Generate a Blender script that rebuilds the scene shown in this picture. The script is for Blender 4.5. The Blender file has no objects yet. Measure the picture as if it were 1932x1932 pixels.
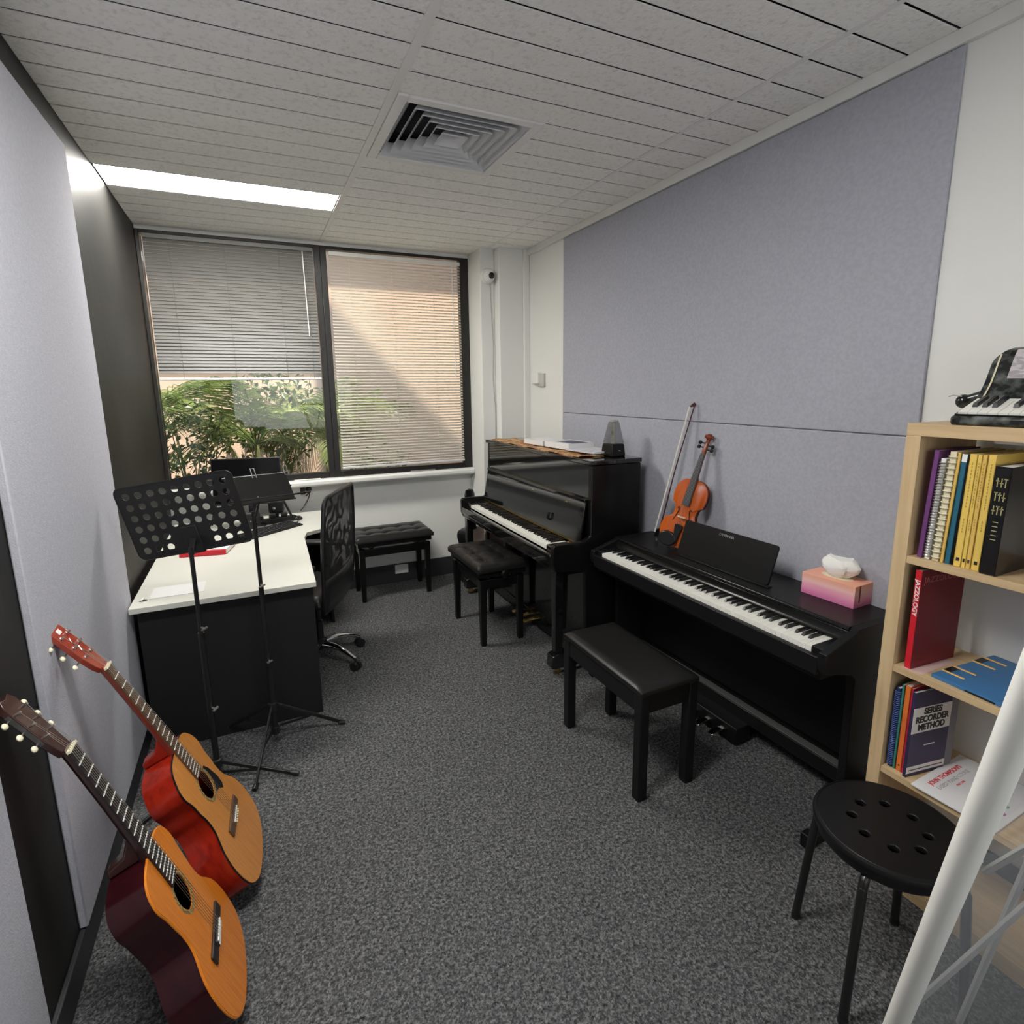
import bpy, bmesh, math, random
from mathutils import Matrix, Vector
random.seed(7)
PI = math.pi
R = math.radians
C = bpy.context.scene.collection
scene = bpy.context.scene

# ------------------------------------------------------------------ camera
HC = 1.62                      # eye height
CEIL = 2.679
cd = bpy.data.cameras.new('camera'); cam = bpy.data.objects.new('camera', cd); C.objects.link(cam)
yaw, pit, rol = .4369, .1844, -.0121
cy_, sy_ = math.cos(yaw), math.sin(yaw)
A_ = Matrix(((cy_, -sy_, 0), (sy_, cy_, 0), (0, 0, 1)))
B_ = Matrix(((1, 0, 0), (0, 0, -1), (0, 1, 0)))
P_ = Matrix(((1, 0, 0), (0, math.cos(pit), -math.sin(pit)), (0, math.sin(pit), math.cos(pit))))
Q_ = Matrix(((math.cos(rol), -math.sin(rol), 0), (math.sin(rol), math.cos(rol), 0), (0, 0, 1)))
W2C = Q_ @ P_ @ B_ @ A_        # world -> x right, y down, z forward
C2W = W2C.transposed() @ Matrix(((1, 0, 0), (0, -1, 0), (0, 0, -1)))
cam.matrix_world = Matrix.Translation((0, 0, HC)) @ C2W.to_4x4()
cd.sensor_width = 36; cd.lens = 36 * 1040.27 / 1932
cd.shift_y = (925.2 - 966) / 1932
cd.clip_start = .02
scene.camera = cam

# ------------------------------------------------------------------ light
scene.view_settings.view_transform = 'Standard'
scene.view_settings.look = 'None'
scene.view_settings.exposure = 1.12
scene.view_settings.gamma = 1
scene.view_settings.use_curve_mapping = False
SUN_E, SKY_E, TUBE_E, TUBE2_E, FILL_E = 4.6, .5, 24.0, 20.0, .9
wd = bpy.data.worlds.new('sky'); scene.world = wd; wd.use_nodes = True
wn = wd.node_tree.nodes; wl = wd.node_tree.links
bg = wn['Background']
sky = wn.new('ShaderNodeTexSky'); sky.sky_type = 'NISHITA'; sky.sun_disc = False
sky.sun_elevation = R(60); sky.sun_rotation = R(200)
wl.new(sky.outputs[0], bg.inputs[0]); bg.inputs[1].default_value = SKY_E * .25
sd = bpy.data.lights.new('sun', 'SUN'); sd.energy = SUN_E; sd.angle = R(.6); sd.color = (1, .93, .80)
sun = bpy.data.objects.new('sun', sd); C.objects.link(sun)
sun.rotation_euler = Vector((-.20, .36, -.91)).to_track_quat('-Z', 'Y').to_euler()

# ------------------------------------------------------------------ materials
MATS = {}
def lin(c):
    return tuple((x / 12.92 if x <= .04045 else ((x + .055) / 1.055) ** 2.4) for x in c)
def mat(name, col, rough=.5, metal=0, spec=.5, noise=None, bump=None, coat=0, emit=None, sub=None, stretch=None, trans=0, ior=1.45, alpha=None):
    m = bpy.data.materials.new(name); m.use_nodes = True
    nt = m.node_tree; n = nt.nodes; b = n['Principled BSDF']
    b.inputs['Base Color'].default_value = (*col, 1)
    b.inputs['Roughness'].default_value = rough
    b.inputs['Metallic'].default_value = metal
    b.inputs['Specular IOR Level'].default_value = spec
    b.inputs['IOR'].default_value = ior
    if coat: b.inputs['Coat Weight'].default_value = coat; b.inputs['Coat Roughness'].default_value = .06
    if trans: b.inputs['Transmission Weight'].default_value = trans
    if emit: b.inputs['Emission Color'].default_value = (*emit[0], 1); b.inputs['Emission Strength'].default_value = emit[1]
    tc = n.new('ShaderNodeTexCoord'); mp = n.new('ShaderNodeMapping')
    nt.links.new(tc.outputs['Object'], mp.inputs['Vector'])
    if stretch: mp.inputs['Scale'].default_value = stretch
    if noise:        # (scale, colour2, low, high, detail)
        t = n.new('ShaderNodeTexNoise'); t.inputs['Scale'].default_value = noise[0]; t.inputs['Detail'].default_value = noise[4] if len(noise) > 4 else 3
        nt.links.new(mp.outputs[0], t.inputs['Vector'])
        r = n.new('ShaderNodeValToRGB'); r.color_ramp.elements[0].position = noise[2]; r.color_ramp.elements[1].position = noise[3]
        r.color_ramp.elements[0].color = (*col, 1); r.color_ramp.elements[1].color = (*noise[1], 1)
        nt.links.new(t.outputs['Fac'], r.inputs[0]); nt.links.new(r.outputs[0], b.inputs['Base Color'])
    if bump:
        t2 = n.new('ShaderNodeTexNoise'); t2.inputs['Scale'].default_value = bump[0]; t2.inputs['Detail'].default_value = 4
        nt.links.new(mp.outputs[0], t2.inputs['Vector'])
        bp = n.new('ShaderNodeBump'); bp.inputs['Strength'].default_value = bump[1]; bp.inputs['Distance'].default_value = bump[2] if len(bump) > 2 else .004
        nt.links.new(t2.outputs['Fac'], bp.inputs['Height']); nt.links.new(bp.outputs[0], b.inputs['Normal'])
    MATS[name] = m
    return m
def thin(name, col, opacity, rough=.0, gloss=None):
    """clear sheet: mostly see-through, a little haze, fresnel reflection"""
    m = bpy.data.materials.new(name); m.use_nodes = True
    nt = m.node_tree; n = nt.nodes; n.remove(n['Principled BSDF'])
    tr = n.new('ShaderNodeBsdfTransparent'); df = n.new('ShaderNodeBsdfDiffuse'); gl = n.new('ShaderNodeBsdfGlossy')
    df.inputs[0].default_value = (*col, 1); gl.inputs['Roughness'].default_value = rough
    m1 = n.new('ShaderNodeMixShader'); m1.inputs[0].default_value = opacity
    m2 = n.new('ShaderNodeMixShader'); lw_ = n.new('ShaderNodeLayerWeight'); lw_.inputs[0].default_value = .5
    pw_ = n.new('ShaderNodeMath'); pw_.operation = 'POWER'; pw_.inputs[1].default_value = 5; fr = n.new('ShaderNodeMath'); fr.operation = 'MULTIPLY_ADD'; fr.inputs[1].default_value = .92; fr.inputs[2].default_value = .045
    nt.links.new(lw_.outputs['Facing'], pw_.inputs[0]); nt.links.new(pw_.outputs[0], fr.inputs[0])
    nt.links.new(tr.outputs[0], m1.inputs[1]); nt.links.new(df.outputs[0], m1.inputs[2])
    nt.links.new(fr.outputs[0], m2.inputs[0]); nt.links.new(m1.outputs[0], m2.inputs[1]); nt.links.new(gl.outputs[0], m2.inputs[2])
    nt.links.new(m2.outputs[0], n['Material Output'].inputs[0])
    return m
M = {}
M['wall'] = mat('white_paint', (.765, .765, .735), .55, spec=.3, bump=(180, .08, .002))
M['trimw'] = mat('white_gloss_paint', (.76, .76, .73), .3)
M['charcoal'] = mat('charcoal_paint', (.018, .0175, .0165), .50, spec=.18, noise=(2.2, (.027, .026, .0245), .35, .7), bump=(7, .25, .006))
M['skirt'] = mat('charcoal_skirting', (.030, .031, .034), .45)
M['felt'] = mat('lilac_felt', (.47, .475, .53), .95, spec=.1, noise=(70, (.515, .52, .578), .35, .65), bump=(260, .35, .003))
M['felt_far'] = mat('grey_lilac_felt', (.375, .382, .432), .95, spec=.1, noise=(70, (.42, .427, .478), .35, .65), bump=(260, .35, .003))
M['felt_edge'] = mat('blue_felt_edge', (.20, .24, .42), .95, spec=.1)
M['tile'] = mat('ceiling_tile', (.90, .89, .855), .95, spec=.1, noise=(55, (.76, .75, .72), .52, .72, 6), bump=(95, .45, .006))
M['grid'] = mat('ceiling_grid', (.80, .79, .77), .5)
M['ventw'] = mat('vent_metal', (.66, .67, .69), .45)
M['void'] = mat('unlit_black', (.0025, .0025, .0025), 1, spec=0)
M['dark'] = mat('dark_void', (.03, .03, .035), .8)
M['winframe'] = mat('black_window_frame', (.018, .017, .016), .35)
M['glass'] = thin('window_glass', (.8, .8, .8), 0.0)
M['sheet'] = thin('hazy_clear_sheet', (.75, .77, .80), .27, .10)
def carpet():
    m = mat('carpet', (.03, .03, .032), .98, spec=.05)
    nt = m.node_tree; n = nt.nodes; b = n['Principled BSDF']
    tc = n['Texture Coordinate']
    a = n.new('ShaderNodeTexNoise'); a.inputs['Scale'].default_value = 85; a.inputs['Detail'].default_value = 5; a.inputs['Roughness'].default_value = .75
    v = n.new('ShaderNodeTexVoronoi'); v.inputs['Scale'].default_value = 210
    nt.links.new(tc.outputs['Object'], a.inputs['Vector']); nt.links.new(tc.outputs['Object'], v.inputs['Vector'])
    mx = n.new('ShaderNodeMath'); mx.operation = 'MULTIPLY_ADD'; mx.inputs[1].default_value = .28
    nt.links.new(v.outputs['Color'], mx.inputs[0]); nt.links.new(a.outputs['Fac'], mx.inputs[2])
    r = n.new('ShaderNodeValToRGB'); e = r.color_ramp.elements
    e[0].position = .42; e[0].color = (.020, .021, .023, 1); e[1].position = .90; e[1].color = (.27, .272, .275, 1)
    k = r.color_ramp.elements.new(.62); k.color = (.082, .083, .086, 1)
    nt.links.new(mx.outputs[0], r.inputs[0]); nt.links.new(r.outputs[0], b.inputs['Base Color'])
    bp = n.new('ShaderNodeBump'); bp.inputs['Strength'].default_value = .9; bp.inputs['Distance'].default_value = .006
    nt.links.new(mx.outputs[0], bp.inputs['Height']); nt.links.new(bp.outputs[0], b.inputs['Normal'])
    return m
M['carpet'] = carpet()
def slatmat(name, col, tl):
    m = bpy.data.materials.new(name); m.use_nodes = True
    nt = m.node_tree; n = nt.nodes; b = n['Principled BSDF']; b.inputs['Base Color'].default_value = (*col, 1); b.inputs['Roughness'].default_value = .4
    t = n.new('ShaderNodeBsdfTranslucent'); t.inputs[0].default_value = (*col, 1)
    mx = n.new('ShaderNodeMixShader'); mx.inputs[0].default_value = tl
    nt.links.new(b.outputs[0], mx.inputs[1]); nt.links.new(t.outputs[0], mx.inputs[2]); nt.links.new(mx.outputs[0], n['Material Output'].inputs[0])
    return m
M['slat'] = slatmat('blind_slat', (.74, .72, .65), .42)
M['slat2'] = slatmat('blind_slat_shaded', (.14, .14, .133), .04)  # same slats, colour darkened for the lamp's grazing light
M['lamp'] = mat('lamp_diffuser', (.9, .9, .9), .5, emit=((1, .97, .90), TUBE_E))
M['fillw'] = mat('self_lit_fill_blind', (.85, .85, .85), .7, emit=((.94, .97, 1.0), FILL_E))  # glows by itself as added fill light
M['lamp2'] = mat('lamp_diffuser_rear', (.9, .9, .9), .5, emit=((1.0, .985, .94), TUBE2_E))
M['gloss'] = mat('black_polyester', (.006, .006, .006), .06, spec=.6, coat=.5)
M['satin'] = mat('black_satin_wood', (.0075, .0075, .008), .36, spec=.28)
M['satin2'] = mat('black_lacquer', (.006, .006, .006), .22, spec=.35)
M['leather'] = mat('black_leather', (.010, .0098, .0095), .33, spec=.33, bump=(160, .12, .002))
M['blackp'] = mat('black_plastic', (.012, .012, .013), .38)
M['blackm'] = mat('black_metal', (.010, .010, .010), .28, spec=.6)
M['screen'] = mat('dark_screen', (.004, .004, .005), .15)
M['chrome'] = mat('chrome', (.75, .75, .75), .12, metal=1)
M['silver'] = mat('silver_metal', (.62, .62, .60), .28, metal=1)
M['brass'] = mat('brass', (.70, .50, .20), .25, metal=1)
M['ivory'] = mat('ivory_key', (.80, .79, .73), .25)
M['ebony'] = mat('ebony_key', (.008, .008, .009), .3)
M['desk'] = mat('white_laminate', (.575, .575, .525), .4, spec=.3)
M['deskd'] = mat('charcoal_laminate', (.013, .013, .0135), .55, spec=.25)
M['white'] = mat('white_plastic', (.78, .78, .75), .4)
M['paper'] = mat('white_paper', (.80, .80, .79), .8)
M['red'] = mat('red_cover', (.62, .016, .030), .4)
M['redd'] = mat('dark_red_cover', (.16, .007, .011), .45)  # on the jazz book, red darkened in colour for shelf shade
M['oak'] = mat('oak_laminate', (.62, .46, .265), .5, noise=(4, (.55, .395, .22), .4, .62, 6), stretch=(14, 14, .8))
M['oakh'] = mat('oak_laminate_shelf', (.60, .44, .25), .5, noise=(4, (.52, .37, .205), .4, .62, 6), stretch=(14, .8, 14))
M['spruce'] = mat('spruce_top', (.66, .265, .055), .22, coat=.35, noise=(9, (.56, .22, .045), .35, .7, 5), stretch=(14, 1, .8))
M['spruce2'] = mat('honey_cedar_top', (.70, .22, .018), .2, coat=.25, noise=(9, (.60, .17, .012), .35, .7, 5), stretch=(14, 1, .8))
M['redwood'] = mat('red_mahogany', (.34, .019, .007), .2, coat=.25, noise=(5, (.23, .012, .006), .4, .65), stretch=(8, 8, 1))
M['darkwood'] = mat('dark_rosewood', (.030, .003, .005), .22, coat=.22, noise=(5, (.018, .002, .004), .4, .65), stretch=(8, 8, 1))
M['neckred'] = mat('red_brown_neck', (.27, .040, .022), .25, coat=.3)
M['neckdark'] = mat('dark_brown_neck', (.040, .016, .013), .22, coat=.4)
M['fret'] = mat('rosewood_fretboard', (.10, .055, .030), .5)
M['fret2'] = mat('ebony_fretboard', (.020, .014, .014), .45)
M['fretw'] = mat('polished_fret', (.80, .80, .77), .3, spec=.6)
M['cream'] = mat('cream_plastic', (.78, .72, .52), .35)
M['pick'] = mat('black_pickguard', (.010, .010, .011), .2)
M['rosette'] = mat('rosette_inlay', (.45, .33, .13), .4, noise=(160, (.12, .07, .03), .45, .55))
M['violin'] = mat('violin_varnish', (.52, .105, .014), .22, coat=.5, noise=(8, (.43, .078, .010), .35, .7), stretch=(10, 1, 1))
M['violind'] = mat('violin_dark_varnish', (.20, .035, .010), .25, coat=.4)
M['horse'] = mat('bow_hair', (.62, .61, .55), .6)
M['cloth'] = mat('brown_patterned_cloth', (.32, .13, .055), .9, noise=(32, (.52, .36, .18), .45, .58, 4))
M['smoke'] = thin('smoked_clear_plastic', (.06, .06, .06), .38)
M['tissue'] = mat('tissue_paper', (.86, .86, .83), .9)
M['mesh'] = None
M['wtube'] = mat('white_powder_coat', (.86, .86, .80), .35)
M['gtube'] = mat('grey_rod', (.42, .42, .41), .35, metal=.3)
M['marble'] = mat('black_marbled_plastic', (.012, .014, .013), .2, noise=(26, (.16, .17, .16), .45, .72, 6))
M['blue'] = mat('blue_plastic_folder', (.045, .17, .38), .4)
M['pencil'] = mat('yellow_band', (.85, .52, .16), .5)
M['soil'] = mat('garden_soil', (.10, .07, .05), .95)
M['pinkwall'] = mat('terracotta_render', (.66, .46, .33), .9, noise=(1.2, (.74, .56, .42), .3, .7), bump=(30, .3))
M['paleend'] = mat('pale_render', (.82, .74, .56), .9, noise=(1.4, (.86, .80, .64), .3, .7))
def leafm(name, a, b_):
    m = bpy.data.materials.new(name); m.use_nodes = True
    nt = m.node_tree; n = nt.nodes; b = n['Principled BSDF']; b.inputs['Roughness'].default_value = .4
    tc = n.new('ShaderNodeTexCoord'); t = n.new('ShaderNodeTexNoise'); t.inputs['Scale'].default_value = 5
    nt.links.new(tc.outputs['Object'], t.inputs['Vector'])
    r = n.new('ShaderNodeValToRGB'); r.color_ramp.elements[0].color = (*a, 1); r.color_ramp.elements[1].color = (*b_, 1)
    r.color_ramp.elements[0].position = .35; r.color_ramp.elements[1].position = .65
    nt.links.new(t.outputs['Fac'], r.inputs[0]); nt.links.new(r.outputs[0], b.inputs['Base Color'])
    tl = n.new('ShaderNodeBsdfTranslucent'); nt.links.new(r.outputs[0], tl.inputs[0])
    mx = n.new('ShaderNodeMixShader'); mx.inputs[0].default_value = .35
    nt.links.new(b.outputs[0], mx.inputs[1]); nt.links.new(tl.outputs[0], mx.inputs[2]); nt.links.new(mx.outputs[0], n['Material Output'].inputs[0])
    return m
M['palm'] = leafm('palm_leaf', (.05, .10, .02), (.26, .34, .10))
M['leaf'] = leafm('shrub_leaf', (.035, .07, .02), (.17, .24, .09))
M['lime'] = leafm('bright_leaf', (.30, .42, .08), (.58, .66, .28))
M['stem'] = mat('plant_stem', (.16, .17, .07), .7)

# ------------------------------------------------------------------ mesh helpers
class MB:
    def __init__(s): s.v = []; s.f = []
    def add(s, vs, fs):
        o = len(s.v); s.v += [tuple(v) for v in vs]; s.f += [tuple(i + o for i in f) for f in fs]; return s
    def box(s, x0, x1, y0, y1, z0, z1, T=None):
        vs = [Vector((x, y, z)) for z in (z0, z1) for y in (y0, y1) for x in (x0, x1)]
        if T: vs = [T @ v for v in vs]
        return s.add(vs, [(0, 2, 3, 1), (4, 5, 7, 6), (0, 1, 5, 4), (2, 6, 7, 3), (0, 4, 6, 2), (1, 3, 7, 5)])
    def bar(s, p0, p1, w, h, up=(0, 0, 1), w1=None, h1=None):
        p0 = Vector(p0); p1 = Vector(p1); d = (p1 - p0).normalized(); up = Vector(up)
        if abs(d.dot(up.normalized())) > .98: up = Vector((1, 0, 0)) if abs(d.x) < .9 else Vector((0, 1, 0))
        x = d.cross(up).normalized(); u = x.cross(d)
        w1 = w if w1 is None else w1; h1 = h if h1 is None else h1
        vs = []
        for p, a, b in ((p0, w, h), (p1, w1, h1)):
            for sx, sz in ((-1, -1), (1, -1), (1, 1), (-1, 1)): vs.append(p + x * sx * a / 2 + u * sz * b / 2)
        return s.add(vs, [(3, 2, 1, 0), (4, 5, 6, 7), (0, 1, 5, 4), (1, 2, 6, 5), (2, 3, 7, 6), (3, 0, 4, 7)])
    def tube(s, pts, r, seg=10, cap=True):
        pts = [Vector(p) for p in pts]; n = len(pts)
        rs = r if isinstance(r, (list, tuple)) else [r] * n
        vs = []; prev = None
        for i, p in enumerate(pts):
            d = (pts[min(i + 1, n - 1)] - pts[max(i - 1, 0)]).normalized()
            if prev is None:
                a = Vector((0, 0, 1)) if abs(d.z) < .9 else Vector((1, 0, 0)); x = d.cross(a).normalized()
            else:
                x = (prev - d * prev.dot(d)).normalized()
            prev = x; y = d.cross(x)
            for k in range(seg):
                t = 2 * PI * k / seg; vs.append(p + (x * math.cos(t) + y * math.sin(t)) * rs[i])
        fs = [(i * seg + k, i * seg + (k + 1) % seg, (i + 1) * seg + (k + 1) % seg, (i + 1) * seg + k) for i in range(n - 1) for k in range(seg)]
        if cap: fs += [tuple(range(seg - 1, -1, -1)), tuple((n - 1) * seg + k for k in range(seg))]
        return s.add(vs, fs)
    def cyl(s, p0, p1, r, seg=16, r1=None): return s.tube([p0, p1], [r, r if r1 is None else r1], seg)
    def lathe(s, prof, seg=24, T=None, cap=True):
        vs = []
        for r_, z in prof:
            for k in range(seg):
                t = 2 * PI * k / seg; v = Vector((r_ * math.cos(t), r_ * math.sin(t), z)); vs.append(T @ v if T else v)
        n = len(prof)
        fs = [(i * seg + k, i * seg + (k + 1) % seg, (i + 1) * seg + (k + 1) % seg, (i + 1) * seg + k) for i in range(n - 1) for k in range(seg)]
        if cap: fs += [tuple(range(seg - 1, -1, -1)), tuple((n - 1) * seg + k for k in range(seg))]
        return s.add(vs, fs)
    def prism(s, poly, t0, t1, T=None):
        """poly in local XY, extruded along local Z"""
        n = len(poly); vs = [Vector((a, b, t0)) for a, b in poly] + [Vector((a, b, t1)) for a, b in poly]
        if T: vs = [T @ v for v in vs]
        return s.add(vs, [tuple(range(n - 1, -1, -1)), tuple(range(n, 2 * n))] + [(i, (i + 1) % n, n + (i + 1) % n, n + i) for i in range(n)])
    def ball(s, c, r, sx=1, sy=1, sz=1, seg=14):
        prof = [(math.sin(PI * i / 8) * r + 1e-5, -math.cos(PI * i / 8) * r) for i in range(9)]
        return s.lathe(prof, seg, Matrix.Translation(c) @ Matrix.Diagonal((sx, sy, sz, 1)))
    def mesh(s, name):
        me = bpy.data.meshes.new(name); me.from_pydata(s.v, [], s.f)
        bm = bmesh.new(); bm.from_mesh(me); bmesh.ops.recalc_face_normals(bm, faces=bm.faces); bm.to_mesh(me); bm.free()
        return me
    def build(s, name, m, parent=None, bevel=0, smooth=40, sub=0, seg=2):
        return link(name, s.mesh(name), m, parent, bevel, smooth, sub, seg)
def link(name, me, m, parent=None, bevel=0, smooth=40, sub=0, seg=2):
    if m is not None and not me.materials: me.materials.append(m)
    if smooth:
        me.polygons.foreach_set('use_smooth', [True] * len(me.polygons)); me.set_sharp_from_angle(angle=R(smooth))
    o = bpy.data.objects.new(name, me); C.objects.link(o)
    if parent is not None: o.parent = parent
    if bevel:
        b = o.modifiers.new('bevel', 'BEVEL'); b.width = bevel; b.segments = seg; b.limit_method = 'ANGLE'; b.angle_limit = R(50)
    if sub:
        q = o.modifiers.new('sub', 'SUBSURF'); q.levels = q.render_levels = sub
    return o
def plate(outline, holes, t, T=None):
    """flat plate in local XY with holes, thickness t along +Z; returns MB"""
    bm = bmesh.new(); edges = []
    for loop in [outline] + holes:
        vs = [bm.verts.new((a, b, 0)) for a, b in loop]
        edges += [bm.edges.new((vs[i], vs[(i + 1) % len(vs)])) for i in range(len(vs))]
    bmesh.ops.triangle_fill(bm, edges=edges, use_beauty=True)
    g = bmesh.ops.extrude_face_region(bm, geom=list(bm.faces))
    bmesh.ops.translate(bm, verts=[x for x in g['geom'] if isinstance(x, bmesh.types.BMVert)], vec=(0, 0, t))
    bm.verts.index_update()
    vs = [v.co.copy() for v in bm.verts]; fs = [tuple(v.index for v in f.verts) for f in bm.faces]; bm.free()
    if T: vs = [T @ v for v in vs]
    return MB().add(vs, fs)
def tag(o, label=None, cat=None, group=None, kind=None):
    if label: o['label'] = label
    if cat: o['category'] = cat
    if group: o['group'] = group
    if kind: o['kind'] = kind
    return o
def thing(name, label, cat, loc=(0, 0, 0), rz=0, group=None, mtx=None):
    o = bpy.data.objects.new(name, None); C.objects.link(o); o.empty_display_size = .05
    if mtx is not None: o.matrix_world = mtx
    else: o.location = loc; o.rotation_euler = (0, 0, rz)
    return tag(o, label, cat, group)
def struct(name, mb, m, bevel=0, label=None, cat=None):
    return tag(mb.build(name, m, None, bevel), label, cat, None, 'structure')
def text(body, size, m, parent, T, name='lettering', ext=.0006, align='CENTER', sx=1.0, bold=0):
    cu = bpy.data.curves.new(name, 'FONT'); cu.body = body; cu.size = size; cu.extrude = ext; cu.align_x = align; cu.align_y = 'CENTER'; cu.offset = bold
    o = bpy.data.objects.new(name, cu); C.objects.link(o)
    dg = bpy.context.evaluated_depsgraph_get(); me = bpy.data.meshes.new_from_object(o.evaluated_get(dg))
    C.objects.unlink(o); bpy.data.objects.remove(o)
    me.transform(T @ Matrix.Diagonal((sx, 1, 1, 1)))
    me.materials.clear(); me.materials.append(m)
    q = bpy.data.objects.new(name, me); C.objects.link(q); q.parent = parent
    return q
def mx(x, y, z, o=(0, 0, 0)):
    """matrix with the given local axes as columns"""
    x, y, z = Vector(x), Vector(y), Vector(z)
    return Matrix(((x.x, y.x, z.x, o[0]), (x.y, y.y, z.y, o[1]), (x.z, y.z, z.z, o[2]), (0, 0, 0, 1)))
def spline(P, n):
    out = []
    for i in range(len(P) - 1):
        p0, p1, p2, p3 = (Vector(P[max(i - 1, 0)]), Vector(P[i]), Vector(P[i + 1]), Vector(P[min(i + 2, len(P) - 1)]))
        for k in range(n):
            t = k / n
            out.append(.5 * ((2 * p1) + (p2 - p0) * t + (2 * p0 - 5 * p1 + 4 * p2 - p3) * t * t + (3 * p1 - p0 - 3 * p2 + p3) * t ** 3))
    out.append(Vector(P[-1])); return out
def rrect(w, h, r, n=5):
    pts = []
    for cx, cy, a in ((w / 2 - r, h / 2 - r, 0), (-w / 2 + r, h / 2 - r, 90), (-w / 2 + r, -h / 2 + r, 180), (w / 2 - r, -h / 2 + r, 270)):
        for k in range(n + 1): t = R(a + 90 * k / n); pts.append((cx + r * math.cos(t), cy + r * math.sin(t)))
    return pts
def circ(cx, cy, r, n=20): return [(cx + r * math.cos(2 * PI * k / n), cy + r * math.sin(2 * PI * k / n)) for k in range(n)]
RZ = lambda a: Matrix.Rotation(a, 4, 'Z')
RX = lambda a: Matrix.Rotation(a, 4, 'X')
RY = lambda a: Matrix.Rotation(a, 4, 'Y')
TR = lambda *p: Matrix.Translation(p)
# ================================================================== room
XL, XR, YW, YB = -.578, 2.08, 4.50, -1.60      # left wall, right wall, window wall, wall behind the camera
struct('floor', MB().box(XL - .1, XR + .1, YB - .1, YW + .1, -.05, 0), M['carpet'])
# ceiling: strip tiles with open joints over a slab darkened for their shade
cb = MB()
X1, X2, Y0 = .567, 1.767, 2.1936
for (xa, xb, vent) in ((XL, X1 - .012, 0), (X1 + .018, X2 - .010, 1), (X2 + .010, XR - .004, 0)):
    k = -26
    while True:
        y0 = Y0 + .15 * k
        if y0 > YW - .02: break
        ya, yb = max(y0 + .005, YB), min(y0 + .145, 4.488)
        k += 1
        if yb <= ya: continue
        a, b = xa, xb
        if vent and -1 < k - 1 < 4: a = X1 + .02 + .61
        if a < X1 and (7 < k - 1 < 10 or -9 < k - 1 < -6): continue       # lamp openings
        cb.box(a, b, ya, yb, CEIL, CEIL + .004)
ceil = struct('ceiling', cb, M['tile'], .001)
struct('joint_shade_slab', MB().box(XL - .1, XR + .1, YB - .1, YW + .1, CEIL + .10, CEIL + .16), M['dark'])  # coloured dark to stand for shade inside the tile joints
struct('trim_1', MB().box(X1 - .012, X1 + .018, YB, 4.488, CEIL - .003, CEIL + .02), M['grid'])
struct('trim_2', MB().box(X2 - .010, X2 + .010, YB, 4.488, CEIL - .001, CEIL + .02), M['grid'])
struct('trim_3', MB().box(XR - .022, XR, YB, 4.1, CEIL - .045, CEIL), M['trimw'], .002)
struct('trim_4', MB().box(XL, 1.72, 4.455, 4.52, 2.655, CEIL + .005), M['grid'], .002)
# walls
struct('wall_left', MB().box(XL - .1, XL, YB - .1, YW + .25, 0, CEIL + .1), M['charcoal'])
struct('wall_right', MB().box(XR, XR + .1, YB - .1, YW + .25, 0, CEIL + .1), M['wall'])
struct('wall_rear', MB().box(XL, XR, YB - .1, YB, 0, CEIL + .1), M['wall'])
w = MB()
w.box(XL, XR, YW, YW + .2, 0, .90)
w.box(1.715, XR, YW, YW + .2, .90, CEIL + .1)
w.box(XL, 1.715, YW + .03, YW + .2, 2.665, CEIL + .1)
struct('wall_window', w, M['wall'])
p = MB(); p.box(1.705, 1.825, 4.19, YW, 0, CEIL + .02)
struct('wall_corner', p, M['wall'], .006)
p = MB(); p.box(1.825, XR, 4.10, YW, 0, CEIL + .02)
struct('wall_duct', p, M['wall'], .006)
struct('trim_5', MB().box(2.03, XR, 4.075, 4.10, 0, CEIL), M['trimw'], .004)
struct('trim_6', MB().box(XL, 1.705, 4.385, YW + .02, .895, .945), M['trimw'], .016)
struct('baseboard_window', MB().box(XL, 1.7, 4.482, YW, 0, .158), M['skirt'], .003)
struct('baseboard_left', MB().box(XL, XL + .015, YB, YW, 0, .10), M['skirt'], .003)
struct('baseboard_right', MB().box(XR - .015, XR, YB, 4.1, 0, .10), M['skirt'], .003)
# windows: black aluminium frames with one pane each
def window(name, x0, x1, fl, fr):
    f = MB(); zb, zt = .945, 2.655; y0, y1 = 4.452, 4.512
    f.box(x0, x0 + fl, y0, y1, zb, zt); f.box(x1 - fr, x1, y0, y1, zb, zt)
    f.box(x0 + fl, x1 - fr, y0, y1, zb, zb + .045); f.box(x0 + fl, x1 - fr, y0, y1, zt - .022, zt)
    r = struct(name, f, M['winframe'], .003)
    g = MB().box(x0 + fl, x1 - fr, 4.496, 4.500, zb + .045, zt - .022).build('pane', M['glass'], r, smooth=0)
    return r
window('window_1', XL, .556, .022, .043)
window('window_2', .556, 1.715, .043, .082)

# added glowing window and blind in the rear wall, brightening ceiling and walls
f = MB(); f.box(-.30, 1.75, YB, YB + .03, .90, .95); f.box(-.30, 1.75, YB, YB + .03, 2.45, 2.50); f.box(-.30, -.25, YB, YB + .03, .95, 2.45); f.box(1.70, 1.75, YB, YB + .03, .95, 2.45)
r = struct('fill_window_3', f, M['trimw'], .003)
MB().box(-.25, 1.70, YB + .012, YB + .016, .95, 2.45).build('fill_glow_blind', M['fillw'], r)

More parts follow.
